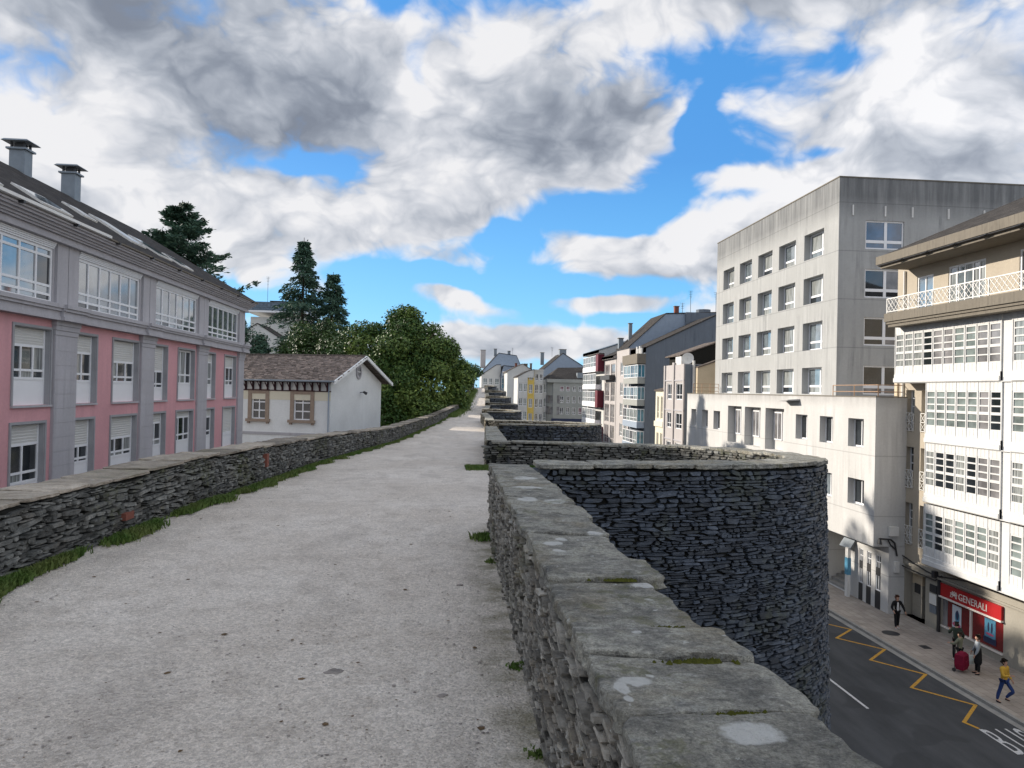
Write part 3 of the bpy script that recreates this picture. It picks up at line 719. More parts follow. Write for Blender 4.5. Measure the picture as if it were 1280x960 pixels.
for i, (lb, a, b, tip, x0, chh, nb) in enumerate(specs):
    B = bastion(lb, a, b, x0, tip, None)
    tt0 = B['Ht']-2.2
    masonry(B['root'], B['Pout'], 0, B['L'], tt0, B['Ht']-.06, M['stone_outer'], (chh*.7, chh*1.3), (chh*3, chh*8), nb, .05, .012, .02, 60+i)
    masonry(B['root'], B['Pin'], .3, B['L'], -.02, .62, M['stone_far'], (chh*.6, chh*1.1), (chh*2.5, chh*6), nb, .04, .01, .015, 80+i)
    bastion_finish(B, (1.0, 2.0) if i else (.6, 1.2), 90+i)
    S_ = np.linspace(0, B['L'], 60); q = []
    for s in S_: q += [(s, 0., -.06), (s, tt0+.02, -.06)]
    q = np.array(q); w = B['Pout'](q[:, 0], q[:, 1], q[:, 2])-np.array(B['root'].location); j = np.arange(59)*2
    newobj('lower_wall', np_mesh('lower_wall', w, np.stack([j, j+2, j+3, j+1], -1), M['stone_outer']), B['root'])
# curtain parapets between the bastions
for i, (a, b) in enumerate([(17.7, 32), (42, 55), (64, 73), (82, 91), (100, 109), (118, 127)]):
    r_ = thing('stone_parapet', ['low parapet along the path between the first and second bastions', 'low parapet along the path between the second and third bastions', 'low parapet between the third and fourth bastions',
               'low parapet between the fourth and fifth bastions', 'low parapet between the fifth and sixth bastions', 'low parapet between the two farthest bastions'][i], 'parapet', (float(XRf(a))+.25, a, 0))
    masonry(r_, lambda s, t, n: np.column_stack([XRf(s)-n, s, zp(s)+t]), a, b, -.02, .6, M['stone_far'], (.04+.02*i, .09+.02*i), (.15+.1*i, .45+.2*i), 100 if i < 2 else 20, .03, seed=120+i)
    if i == 0: masonry(r_, lambda s, t, n: np.column_stack([s, 17.42-n, zp(17.6)+t]), .84, 1.6, -.02, .6, M['stone_left'], (.03, .07), (.1, .3), 40, .03, seed=119)
    y = a
    while y < b-.05:
        e = min(b, y+random.uniform(.6, 1.3)); slab(r_, [(float(XRf(y)), y+.01), (float(XRf(y))+.5, y+.01), (float(XRf(e))+.5, e-.01), (float(XRf(e)), e-.01)], float(zp((y+e)/2))+.65, .05, M['cap'], int(y*10), .015); y = e
# ---- the left parapet
lp = thing('stone_parapet', 'long low dry-laid schist parapet along the left edge of the path', 'parapet', (-3.6, 10, 0))
HL = lambda s: np.interp(s, [-5, 6, 9, 12.3, 30, 140], [.62, .62, .645, .66, .62, .62])+.012*np.sin(s*2.1)
PL = lambda s, t, n: np.column_stack([XLf(s)+n-.03*t, s, zp(s)+t])
masonry(lp, PL, 2.5, 17, -.03, lambda s: HL(s)-.045, M['stone_left'], (.017, .054), (.06, .32), 300, .03, .005, .02, 31, jit=.3, tilt=.08)
masonry(lp, PL, 17, 48, -.03, lambda s: HL(s)-.045, M['stone_left'], (.035, .08), (.12, .4), 0, .045, .008, .016, 32, jit=.22)
masonry(lp, PL, 48, 139, -.03, lambda s: HL(s)-.045, M['stone_left'], (.06, .12), (.25, .7), 0, .04, .012, .016, 33)
y = 1.5; k = 0
while y < 139:
    dl = random.uniform(.35, .95) if y < 50 else random.uniform(1.5, 3); e = y+dl
    o_ = .0 if y < 50 else .0
    slab(lp, [(float(XLf(y))-.55, y+.006), (float(XLf(y))+.0+random.uniform(-.02, .03), y+.006), (float(XLf(e))+random.uniform(-.02, .03), e-.006), (float(XLf(e))-.55, e-.006)], float(zp((y+e)/2)+HL((y+e)/2))+random.uniform(-.006, .006), .034, M['cap_left'], 300+k, .02); y = e; k += 1
lc = MB()
for a in range(1, 139, 3):
    b = a+3
    for (xa, xb) in ((-.5, -.07),):
        lc.add([(XLf(a)+xa, a, zp(a)-.2), (XLf(a)+xb, a, zp(a)-.2), (XLf(b)+xb, b, zp(b)-.2), (XLf(b)+xa, b, zp(b)-.2), (XLf(a)+xa, a, zp(a)+.58), (XLf(a)+xb, a, zp(a)+.58), (XLf(b)+xb, b, zp(b)+.58), (XLf(b)+xa, b, zp(b)+.58)],
               [(0, 3, 2, 1), (4, 5, 6, 7), (0, 1, 5, 4), (1, 2, 6, 5), (2, 3, 7, 6), (3, 0, 4, 7)])
lc.build('parapet_core', M['joint'], lp)
# red brick and the reddish stones let into the left parapet
for (yy, tz, L, h) in ((7.9, .30, .20, .075), (12.9, .33, .13, .22)):
    x = float(XLf(yy)); mb = MB().box(x-.03, x+.045, yy, yy+L, tz-(.12 if yy > 10 else .12), tz-.12+h)
    o = mb.build('brick', M['terracotta'], lp); o['label'] = 'red terracotta brick set in the dark stones'

# ------------------------------------------------------------------ grass, weeds, pebbles
def blades(name, spots, kind, root=None, h=(.03, .1), w=.006, seed=1, **k):
    """spots = (x, y, z) array; crossed bent blades"""
    r = np.random.default_rng(seed); P = np.asarray(spots); n = len(P)
    a = r.uniform(0, 2*PI, n); hh = r.uniform(*h, n); ww = w*r.uniform(.6, 1.5, n); ln_ = r.uniform(.1, .8, n)*hh; b = r.uniform(0, 2*PI, n)
    dx, dy = np.cos(a)*ww, np.sin(a)*ww; lx, ly = np.cos(b)*ln_, np.sin(b)*ln_
    v = np.zeros((n, 5, 3))
    v[:, 0] = P-np.stack([dx, dy, 0*dx], -1); v[:, 1] = P+np.stack([dx, dy, 0*dx], -1)
    mid = P+np.stack([lx*.35, ly*.35, hh*.6], -1)
    v[:, 2] = mid+np.stack([dx, dy, 0*dx], -1)*.8; v[:, 3] = mid-np.stack([dx, dy, 0*dx], -1)*.8; v[:, 4] = P+np.stack([lx, ly, hh], -1)
    b5 = 5*np.arange(n)[:, None]
    f = np.concatenate([b5+[0, 1, 2], b5+[0, 2, 3], b5+[3, 2, 4]])
    return tag(newobj(name, np_mesh(name, v.reshape(-1, 3), f, M[kind])), kind='stuff', **k)
G = []; r = np.random.default_rng(3)
for _ in range(120000):
    y = 3.5+math.exp(r.uniform(0, math.log(45)))-1 if r.random() < .75 else r.uniform(4, 60)
    dn = noise.fractal((y*.9, 2.2, 0), 1, 2, 3)
    w_ = .16+.26*max(0, dn+.35)
    q = abs(r.normal(0, .5))
    if q > 1: continue
    x = XLf(y)+q*w_+.01
    if noise.noise((x*3.0, y*1.3, 7))+.35*noise.noise((x*14, y*14, 2)) < -.3+.6*q+r.normal(0, .12): continue
    G.append((x, y, zp(y)+.02))
G = np.array(G)
blades('grass', G, 'grass', h=(.02, .085), w=.007, seed=4, label='strip of green grass along the foot of the left parapet', cat='grass')
def tuft(cx, cy, rad, n, hh, lb, z=0., grp=None):
    r = np.random.default_rng(int(abs(cx*1000+cy*77)))
    a = r.uniform(0, 2*PI, n); q = rad*np.abs(r.normal(0, .45, n))
    P = np.stack([cx+np.cos(a)*q, cy+np.sin(a)*q*1.1, np.full(n, z)+.0], -1)
    o = blades('weed', P, 'grass', h=(hh*.3, hh), w=.006, seed=5); del o['kind']
    tag(o, lb, 'weed', grp)
tuft(.37, 8.0, .14, 900, .075, 'round clump of green weeds against the right parapet')
tuft(.40, 6.9, .07, 240, .04, 'small sparse weeds between gravel and right parapet')
tuft(.41, 3.25, .06, 160, .03, 'tiny weeds at the foot of the near right parapet')
tuft(.30, 2.98, .035, 200, .035, 'small green plant in the gravel at the bottom of the picture')
tuft(.40, 4.3, .06, 140, .03, 'thin moss and weeds on the gravel edge, middle of the near parapet')
gb = []
for _ in range(9000):
    x = .35+abs(r.normal(.6, 1.1))
    if x > 4.2: continue
    gb.append((x, 17.15-abs(r.normal(0, .22)), zp(17)+.01))
blades('grass', gb, 'grass', h=(.03, .10), w=.008, seed=6, label='bright grass at the foot of the far wall of the nearest bastion', cat='grass')
gm = []
for _ in range(16000):
    y = r.uniform(60, 130); gm.append((XLf(y)+abs(r.normal(0, .35)), y, zp(y)+.02))
blades('grass', gm, 'grass', h=(.06, .3), w=.02, seed=8, label='rough grass along the far left edge of the path', cat='grass')
PT = np.array([(1, 0, 0), (.3, .9, 0), (-.8, .6, 0), (-.9, -.5, 0), (.2, -1, 0), (.1, 0, .55)], float); PF = np.array([(0, 1, 5), (1, 2, 5), (2, 3, 5), (3, 4, 5), (4, 0, 5)])
def scatter(name, n, m, smin, smax, seed, flat=1., **k):
    r = np.random.default_rng(seed); vs = []
    y = 2.0+np.exp(r.uniform(0, math.log(26), n))-1; x = XLf(y)+.1+(XRf(y)-XLf(y)-.15)*r.random(n)
    a = r.uniform(0, 6.28, n); s = smin+(smax-smin)*r.random(n)**4
    T = PT[None]*(1+r.uniform(-.3, .3, (n, 6, 3))); T[..., 2] *= flat; T = T*s[:, None, None]
    X = T[..., 0]*np.cos(a)[:, None]-T[..., 1]*np.sin(a)[:, None]; Yv = T[..., 0]*np.sin(a)[:, None]+T[..., 1]*np.cos(a)[:, None]
    zb = zp(y)+.004+.0*y
    v = np.stack([X+x[:, None], Yv+y[:, None], T[..., 2]+zb[:, None]], -1)
    f = (PF[None]+6*np.arange(n)[:, None, None]).reshape(-1, 3)
    tag(newobj(name, np_mesh(name, v.reshape(-1, 3), f, M[m])), kind='stuff', **k)
scatter('gravel', 9000, 'gravel', .003, .011, 51, label='loose pale gravel chips on the path', cat='gravel')
scatter('gravel', 2600, 'pebble', .003, .013, 52, .7, label='loose dark gravel chips on the path', cat='gravel')
scatter('leaf_litter', 260, 'leaf_litter', .006, .022, 53, .25, label='scattered dry leaf bits on the path', cat='leaf litter')
for i, (x, y, s, lb) in enumerate([(-.62, 4.25, .07, 'flat dark stone bedded in the gravel, left of the others'), (-.12, 2.85, .055, 'flat stone in the gravel nearest the camera'), (-.75, 2.9, .06, 'dull flat stone at lower middle of the path'),
                                   (-.02, 3.9, .04, 'small dark stone in the gravel toward the right parapet'), (.1, 6.1, .035, 'small dark stone in the gravel farther along the path')]):
    slab(None or tag(newobj('flat_stone', None, None, (x, y, 0)), lb, 'stone'), [(x-s*.8, y-s*.3), (x+s*.2, y-s*.75), (x+s*.8, y+s*.1), (x-s*.1, y+s*.6)], .009, .03, M['pebble'], 700+i, .03, 'stone_top')

# ================================================================== buildings on the right
def pick(*opts):
    """weighted random material picker"""
    names = [o for o, w in opts for _ in range(w)]
    return lambda ci: random.choice(names)
# ---- concrete tower
F = Fac((26, 47), (0, 1), (-1, 0)); Fs = Fac((26, 48.62), (1, 0), (0, -1))
tw = thing('office_tower', 'tall raw concrete block with a grid of deep square windows, above the street at right', 'building', (26, 48.6, 1.6))
cols = [(3.65, 6.6), (7.98, 10.92), (12.15, 15.0), (16.35, 19.1), (20.45, 23.2)]; rows = [(11.72, 13.62), (8.42, 10.36), (5.02, 7.04), (1.82, 3.74)]
ops = [(a, b, c, e) for a, b in cols for c, e in rows]; mb = MB()
wall(mb, F, 1.62, 25.0, 1.5, 16.62, ops, .55)
scol = [(1.9, 4.65), (8.6, 11.4)]; sops = [(a, b, c, e) for a, b in scol for c, e in [(11.8, 13.75), (8.47, 10.42), (5.2, 7.12), (1.85, 3.82)]]
wall(mb, Fs, 0, 18, 1.5, 16.62, sops, .18)
mb.quad((26, 72, 1.5), (44, 72, 1.5), (44, 72, 16.62), (26, 72, 16.62)); mb.quad((44, 48.62, -10.4), (44, 72, -10.4), (44, 72, 16.62), (44, 48.62, 16.62)); mb.quad((26, 48.62, 16.5), (44, 48.62, 16.5), (44, 72, 16.5), (26, 72, 16.5))
mb.build('wall', M['tower_conc'], tw)
cp = MB(); cp.fbox(F, 1.58, 25.04, -.35, .04, 16.623, 16.70); cp.fbox(Fs, .352, 18.04, -.35, .04, 16.623, 16.70); cp.build('coping', M['cornice'], tw)
for (a, b, c, e) in ops:
    sky_ = (c > 8) and random.random() < .5
    window(tw, F, a, b, c, e, -.53, (.36,), (.3,), fr=.12, gpick=pick(('glass_curtain', 4), ('glass', 1), ('glass_sky', 4)), mull=.15)
for (a, b, c, e) in sops:
    window(tw, Fs, a, b, c, e, -.16, (.46,), (.27,), glass='glass_deep' if c > 11 else 'glass', fr=.10, mull=.2, gpick=None if c > 11 else pick(('glass', 3), ('glass_blind', 1)))
for k, u in enumerate((.95, 3.25, 5.2, 7.8, 10.4)):
    MB().fbox(Fs, u-.04, u+.04, 0, .10, 14.05, 14.75).build('spout', M['white_metal'], tw)
# ---- low block in front
Fb = Fac((23.2, 38.5), (0, 1), (-1, 0)); Fbs = Fac((23.2, 39.09), (1, 0), (0, -1))
bk = thing('office_block', 'low pale rendered block jutting over the pavement below the concrete tower', 'building', (23.2, 39.09, -6.5))
w1 = [(1.77, 3.42), (5.2, 6.8), (8.45, 10.1)]; small = [(24.35, 25.95), (27.4, 29.0), (30.7, 32.1)]; bigo = [(11.9, 14.98), (15.84, 18.9), (19.56, 22.5)]
ops = [(a, b, -1.22, .42) for a, b in w1]+[(a, b, -1.42, .2) for a, b in small]+[(a, b, -2.3, .72) for a, b in bigo]+[(a, b, -4.52, -3.03) for a, b in [(1.63, 3.35)]+w1[1:]+[(12.5, 14.1), (16.4, 18)]]
dep = [.45]*3+[.45]*3+[.6]*3+[.45]*5; mb = MB()
wall(mb, Fb, .6, 33.4, -6.52, 1.66, ops, dep)
mb.quad(Fbs.p(0, 0, -6.52), Fbs.p(1.8, 0, -6.52), Fbs.p(1.8, 0, 1.66), Fbs.p(0, 0, 1.66))
mb.quad((23.2, 39.1, 1.60), (26.02, 39.1, 1.60), (26.02, 71.9, 1.60), (23.2, 71.9, 1.60))
mb.quad((26.02, 39.1, 1.60), (44, 39.1, 1.60), (44, 48.6, 1.60), (26.02, 48.6, 1.60))
mb.quad((23.2, 39.1, -6.52), (24.3, 39.1, -6.52), (24.3, 71.9, -6.52), (23.2, 71.9, -6.52)); mb.quad((23.2, 71.9, -10.3), (40, 71.9, -10.3), (40, 71.9, 1.66), (23.2, 71.9, 1.66))
mb.build('wall', M['block_conc'], bk)
cp = MB(); cp.fbox(Fb, .56, 33.4, -.22, .03, 1.663, 1.72); cp.fbox(Fbs, .224, 1.8, -.2, .03, 1.663, 1.72); cp.build('coping', M['cornice'], bk)
for (a, b, c, e) in ops[:6]+ops[9:]: window(bk, Fb, a, b, c, e, -.43, (.5,), (), fr=.09, gpick=pick(('glass', 3), ('glass_sky', 1), ('glass_blind', 1)))
for (a, b) in bigo:
    q = MB().fbox(Fb, a, b, -.70, -.602, -2.3, .72); q.build('recess_wall', M['block_conc'], bk)
    window(bk, Fb, a+.1, a+1.2, -1.6, .45, -.60, (), (.25,), fr=.09, glass='glass'); window(bk, Fb, a+1.5, b-.25, -1.6, .45, -.60, (.5,), (), fr=.09, glass='glass_blind')
sp = MB(); sp.add([Fb.p(9.5, 0, 1.35), Fb.p(11.6, 0, 1.25), Fb.p(11.4, .75, 1.28), Fb.p(9.8, .75, 1.32), Fb.p(9.5, 0, 1.45), Fb.p(11.6, 0, 1.35), Fb.p(11.4, .75, 1.34), Fb.p(9.8, .75, 1.38)], [(0, 3, 2, 1), (4, 5, 6, 7), (0, 1, 5, 4), (1, 2, 6, 5), (2, 3, 7, 6), (3, 0, 4, 7)])
sp.build('canopy', M['block_conc'], bk)
# recessed ground floor with slit windows, steps and door
Fg = Fac((24.1, 38.5), (0, 1), (-1, 0)); mb = MB()
slit = [(1.35, 1.85), (2.3, 2.75), (3.15, 3.55)]
ops = [(a, b, -9.2, -7.2) for a, b in slit]+[(4.5, 7.6, -10.18, -6.9)]
wall(mb, Fg, .6, 33.4, -10.3, -6.5, ops, [.16]*3+[2.4]); mb.quad(Fbs.p(.9, -.0, -10.3), Fbs.p(1.9, -.0, -10.3), Fbs.p(1.9, -.0, -6.5), Fbs.p(.9, -.0, -6.5))
mb.fbox(Fg, 4.5, 7.6, -2.5, -2.402, -10.3, -6.5)
mb.build('ground_floor_wall', M['block_conc'], bk)
for i in range(4): MB().fbox(Fg, 4.5, 7.6, -2.4, -.15-.33*i, PAVE+.17*i, PAVE+.17*(i+1)).build('step', M['kerb'], bk)
for (a, b) in slit:
    window(bk, Fg, a, b, -9.2, -7.2, -.1, (.5,), (.55, .8), fr=.05, glass='glass', split=False)
    MB().fbox(Fg, a, b, -.15, .02, -10.2, -9.202).build('panel', M['dark_metal'], bk)
    MB().fbox(Fg, a+.03, b-.03, -.03, .0, -8.35, -7.9).build('panel', M['dark_metal'], bk)
# rails on the terrace
def railing(name, lb, pts, h, m, posts, bars=2, r=.03, grp=None):
    root = thing(name, lb, 'railing', pts[0], group=grp); post = MB(); 
    for a, b in zip(pts, pts[1:]):
        a, b = Vector(a), Vector(b); n = max(1, round((b-a).length/posts))
        for i in range(n+1):
            p = a.lerp(b, i/n); MB().tube(p, p+Vector((0, 0, h)), r, 6).build('post', M[m], root)
        for k in range(bars):
            z = Vector((0, 0, h*(k+1)/bars)); MB().tube(a+z, b+z, r*.8, 6).build('rail', M[m], root)
    return root
railing('railing', 'thin rust-topped railing on the block roof below the tower side wall', [(23.5, 44.3, 1.6), (23.5, 39.4, 1.6), (29.5, 39.4, 1.6)], .75, 'rail_rust', 2.3)
railing('railing', 'small rusty railing at the far end of the low block roof', [(23.5, 71.0, 1.6), (26., 71.0, 1.6)], 1.05, 'rail_rust', .85, 3)

# ---- gallery building
Ft = Fac((25, 0), (0, 1), (-1, 0)); Fts = Fac((25, 40.15), (1, 0), (0, 1))
gb_ = thing('apartment_building', 'tan apartment building with white glazed galleries and a red insurance shop at street level', 'building', (25, 30, PAVE))
tops = [2.1, -1.0, -4.05]; ops = []
for zt in tops: ops += [(38.45, 39.2, zt-2.25, zt), (37.05, 37.85, zt-2.25, zt)]
att = [(37.03, 38.4, 6.25, 8.2), (33.2, 35.85, 6.25, 8.35), (29.4, 31.1, 6.25, 8.35)]
door = (37.25, 39.05, PAVE, -7.75); shop = (31.7, 35.95, -9.78, -8.37)
mb = MB(); wall(mb, Ft, 18, 40.15, -7.15, 9.0, ops+att, [.4]*6+[.15]*3)
mb.quad((25, 40.15, -10.3), (40, 40.15, -10.3), (40, 40.15, 9.0), (25, 40.15, 9.0)); mb.quad((25, 18, -10.3), (40, 18, -10.3), (40, 18, 9.0), (25, 18, 9.0))
mb.build('wall', M['tan'], gb_)
mb = MB(); wall(mb, Ft, 18, 40.15, -10.3, -7.152, [door, shop], [.9, .12]); mb.fbox(Ft, 37.25, 39.05, -1.0, -.902, PAVE, -7.75); mb.build('ground_floor_wall', M['tan_dark'], gb_)
for (a, b, c, e) in ops:
    window(gb_, Ft, a, b, c, e, -.36, (.5,), (.2, .4, .6, .8), fr=.07, gpick=pick(('glass_curtain', 2), ('glass', 2)), split=False)
    rl = MB(); zz_ = c+.0; w = .03
    for z in (c+.03, c+.5, c+.98): rl.fbox(Ft, a, b, w, w+.03, z, z+.035)
    for u in (a, (a+b)/2, b-.03): rl.fbox(Ft, u, u+.03, w, w+.03, c, c+1.01)
    for (p, q) in ((a, (a+b)/2), ((a+b)/2, b)):
        for (z0, z1) in ((.05, .5), (.5, .98)): rl.tube(Ft.p(p, w+.015, c+z0), Ft.p(q, w+.015, c+z1), .014, 4); rl.tube(Ft.p(q, w+.015, c+z0), Ft.p(p, w+.015, c+z1), .014, 4)
    rl.build('window_rail', M['white_metal'], gb_)
window(gb_, Ft, *att[0], -.1, (.5,), (), fr=.09, glass='glass_sky'); window(gb_, Ft, *att[1], -.1, (.17, .34, .56, .78), (.82,), fr=.09, gpick=pick(('glass_sky', 2), ('glass_curtain', 2))); window(gb_, Ft, *att[2], -.1, (.5,), (), fr=.1, gpick=pick(('glass', 2), ('glass_curtain', 1)))
# balcony slab and eaves, moulded in steps
cn = MB()
for (w0, w1, z0, z1, ue) in ((.0, 1.55, 5.46, 5.62, 38.5), (0, 1.62, 5.622, 5.75, 38.56), (0, 1.7, 5.752, 6.2, 38.64)): cn.fbox(Ft, 18, ue, w0+.001, w1, z0, z1)
cn.build('balcony_slab', M['cornice'], gb_)
cn = MB()
for (w1, z0, z1, ue) in ((1.62, 8.74, 8.86, 39.2), (1.72, 8.862, 8.95, 39.28), (1.8, 8.952, 9.4, 39.36)): cn.fbox(Ft, 18, ue, -.3, w1, z0, z1)
cn.build('eaves', M['cornice'], gb_)
ut = MB()
for k in range(9):
    u = 20.5+k*2.05; ut.poly_tube([Ft.p(u, 1.74, 8.84), Ft.p(u, 1.84, 8.9), Ft.p(u+.5, 1.84, 8.86), Ft.p(u+.5, 1.74, 8.9)], .03, 5)
ut.poly_tube([Ft.p(18, 1.75, 8.9), Ft.p(39.2, 1.75, 8.9)], .035, 5); ut.build('gutter_pipe', M['dark_metal'], gb_)
rf = MB(); rf.add([(23.3, 18, 9.4), (23.3, 39.3, 9.4), (31.5, 34, 13.3), (31.5, 18, 13.3), (40, 39.3, 9.4), (40, 18, 9.4)], [(0, 1, 2, 3), (1, 4, 2), (3, 2, 4, 5)])
rf.build('roof', M['slate'], gb_)
br = thing('balcony_railing', 'white lattice balcony railing of crossed bars under the heavy eaves', 'railing', (23.4, 38.6, 6.2))
u = 38.58; per = .62; k = 0; hr = MB(); hr.fbox(Ft, 20, 38.6, 1.55, 1.6, 6.97, 7.02); hr.fbox(Ft, 20, 38.6, 1.56, 1.59, 6.27, 6.31); hr.build('handrail', M['white_metal'], br)
while u > 20:
    ps = MB().fbox(Ft, u-.03, u+.02, 1.545, 1.6, 6.2, 6.97); ps.build('post', M['white_metal'], br)
    cb = MB()
    for q in range(3):
        ua, ub = u-.03-q*per-.01, u-.03-(q+1)*per; cb.tube(Ft.p(ua, 1.575, 6.31), Ft.p(ub, 1.575, 6.97), .018, 4); cb.tube(Ft.p(ub, 1.565, 6.31), Ft.p(ua, 1.565, 6.97), .018, 4)
        um = (ua+ub)/2
        for (a, b) in (((um, 6.31), (ub, 6.64)), ((um, 6.97), (ub, 6.64)), ((um, 6.31), (ua, 6.64)), ((um, 6.97), (ua, 6.64))): cb.tube(Ft.p(a[0], 1.585, a[1]), Ft.p(b[0], 1.585, b[1]), .012, 4)
    cb.build('crossed_bars', M['white_metal'], br); u -= 3*per+.06
er = MB(); er.tube((23.42, 38.6, 7.0), (25, 38.6, 7.0), .025, 6); er.tube((23.42, 38.6, 6.3), (25, 38.6, 6.3), .02, 6)
for q in range(3): er.tube((23.42+q*.5, 38.6, 6.3), (23.92+q*.5, 38.6, 7.0), .016, 4); er.tube((23.92+q*.5, 38.6, 6.3), (23.42+q*.5, 38.6, 7.0), .016, 4)
er.build('crossed_bars', M['white_metal'], br)
# galleries
XG = .9
def gallery(F, ua, ub, zf, floor_h, root, ncol, pickers):
    """one storey of glazed gallery: a framed unit per column, each with 3 + 2 rows of panes, boards above and below"""
    cw = (ub-ua)/ncol; g = MB()
    g.fbox(F, ua, ub, 0.001, XG+.08, zf-.42, zf-.2); g.fbox(F, ua, ub, .001, XG+.03, zf-.198, zf)
    g.build('floor_band', M['gallery'], root)
    zt = zf+floor_h-.42
    bd = MB(); n = ncol*3
    for i in range(n):
        a = ua+(ub-ua)*i/n
        bd.fbox(F, a+.008, a+cw/3-.008, XG-.06, XG-.02, zf+.002, zf+.40); bd.fbox(F, a+.008, a+cw/3-.008, XG-.06, XG-.02, zf+2.2, zt)
    bd.fbox(F, ua, ub, XG-.1, XG-.062, zf, zf+.40); bd.fbox(F, ua, ub, XG-.1, XG-.062, zf+2.2, zt)
    for i in range(ncol+1): bd.fbox(F, ua+cw*i-.02, ua+cw*i+.02, XG-.1, XG, zf+.001, zt)
    bd.build('board_panels', M['gallery'], root)
    for i in range(ncol):
        a = ua+cw*i; pk = pickers[i % len(pickers)]
        window(root, F, a+.021, a+cw-.021, zf+.402, zf+1.16, XG-.09, (), (.5,), fr=.055, frame='gallery', split=False, glass=pk, mull=.06)
        window(root, F, a+.021, a+cw-.021, zf+1.162, zf+2.198, XG-.09, (), (1/3, 2/3), fr=.07, frame='gallery', split=False, glass=pk, mull=.065)
FG = Ft; fh = 3.02
for j, zf in enumerate((2.92, -.14, -3.16, -6.3)):
    ua, ub, nc = (30.98, 38.87, 10) if j == 0 else (30.9, 36.15, 7)
    pkr = {0: ['glass_blind', 'glass_blind', 'glass_green', 'glass_green', 'glass_blind', 'glass_blind', 'glass', 'glass_curtain', 'glass_curtain', 'glass_curtain'], 1: ['glass', 'glass_blind', 'glass_green', 'glass_green', 'glass_green', 'glass_green', 'glass_green'],
           2: ['glass_blind', 'glass_blind', 'glass', 'glass_curtain', 'glass', 'glass', 'glass_curtain'], 3: ['glass_curtain', 'glass_green', 'glass_green', 'glass_green', 'glass_curtain', 'glass', 'glass_green']}[j]
    gallery(FG, ua, ub, zf, fh, gb_, nc, pkr)
    gallery(FG, 22.0, 30.32, zf, fh, gb_, 11, ['glass', 'glass_curtain', 'glass_green', 'glass_blind'][::(1 if j % 2 else -1)])
    s = MB(); s.quad(FG.p(ub, 0, zf-.42), FG.p(ub, XG, zf-.42), FG.p(ub, XG, zf+fh-.42), FG.p(ub, 0, zf+fh-.42)); s.build('side_panel', M['gallery'], gb_)
    s = MB(); s.quad(FG.p(ua, 0, zf-.42), FG.p(ua, XG, zf-.42), FG.p(ua, XG, zf+fh-.42), FG.p(ua, 0, zf+fh-.42))
    s.build('side_panel', M['gallery'], gb_); s = MB(); s.fbox(FG, 30.34, ua-.02, .0, XG-.07, zf-.42, zf+fh-.42); s.build('side_panel', M['gallery'], gb_)
    und = MB().fbox(FG, 22, ub, 0.001, XG+.02, zf-.46, zf-.422); und.build('gallery_underside', M['gallery'], gb_)
# ground floor details
gf = MB(); gf.fbox(Ft, 18, 40.13, .001, .10, -7.42, -7.15); gf.fbox(Ft, 18, 37.2, .001, .17, -7.52, -7.422); gf.build('string_course', M['tan_dark'], gb_)
pl_ = MB(); pl_.fbox(Ft, 36.02, 36.14, .001, .12, PAVE, -7.53); pl_.build('drain_pipe', M['dark_metal'], gb_)
wp = MB(); wp.tube(Ft.p(39.42, .08, PAVE), Ft.p(39.42, .08, 8.7), .055, 8); wp.build('drain_pipe', M['white_metal'], gb_)
cm = MB(); cm.fbox(Ft, 39.9, 40.16, .001, .10, PAVE, 2.6); cm.build('corner_pilaster', M['beige'], gb_)
dr = newobj('door', MB().fbox(Ft, 37.3, 38.1, -.62, -.55, PAVE, -7.8).mesh('door', M['dark_metal'], gb_.location), gb_)
for i in range(4):
    pn = MB().fbox(Ft, 37.38, 38.0, -.549, -.53, PAVE+.25+i*.55, PAVE+.7+i*.55); pn.build('pane', M['glass'], dr)
MB().tube(Ft.p(37.45, -.47, PAVE+1.0), Ft.p(37.8, -.47, PAVE+1.35), .02, 6).build('handle', M['white_metal'], dr)
for u0 in (38.15,):
    for i in range(4): MB().fbox(Ft, u0, 39.0, -.6, -.42, PAVE+.02+i*.58, PAVE+.585+i*.58).build('stone_block', M['beige'] if i == 3 else M['tan_dark'], gb_)
MB().fbox(Ft, 38.3, 38.75, -.42, -.38, -8.9, -8.4).build('house_number_plate', M['dark_metal'], gb_)
MB().fbox(Ft, 36.3, 36.85, .001, .05, -8.35, -7.95).build('plaque', M['dark_metal'], gb_); MB().fbox(Ft, 36.3, 36.85, .001, .06, -8.95, -8.42).build('plaque', M['white_metal'], gb_); MB().fbox(Ft, 36.32, 36.83, .001, .05, -9.4, -9.0).build('plaque', M['party'], gb_)
bx = MB().fbox(Ft, 39.55, 39.95, .101, .28, -9.6, -8.9); o = bx.build('meter_box', M['white_metal'], gb_)
# shop
sg = thing('shop_sign', 'red shop sign with white serif lettering above the two dark red windows', 'sign', (24.9, 33.8, -8.3))
MB().fbox(Ft, 31.7, 35.95, .002, .12, -8.29, -7.66).build('sign_board', M['red'], sg)
MB().fbox(Ft, 31.68, 35.97, .002, .16, -8.375, -8.292).build('sign_edge', M['letter'], sg)
tm = text_mesh('lettering', 'GENERALI', .47, M['letter'], .01, .93, 1.); tm.transform(Matrix.Rotation(PI/2, 4, 'X'))
o = newobj('lettering', tm, sg, Vector(Ft.p(34.55, .128, -8.15))-sg.location, -PI/2)
em = MB(); r_e = [(.0, .0), (.06, .12), (.02, .2), (.12, .2), (.16, .3), (.22, .22), (.3, .32), (.36, .22), (.42, .3), (.5, .16), (.44, .14), (.47, .0), (.4, .0), (.36, .1), (.2, .1), (.14, 0)]
for (a, b) in zip(r_e, r_e[1:]+r_e[:1]): em.tube(Ft.p(35.12-a[0], .135, -8.14+a[1]), Ft.p(35.12-b[0], .135, -8.14+b[1]), .016, 4)
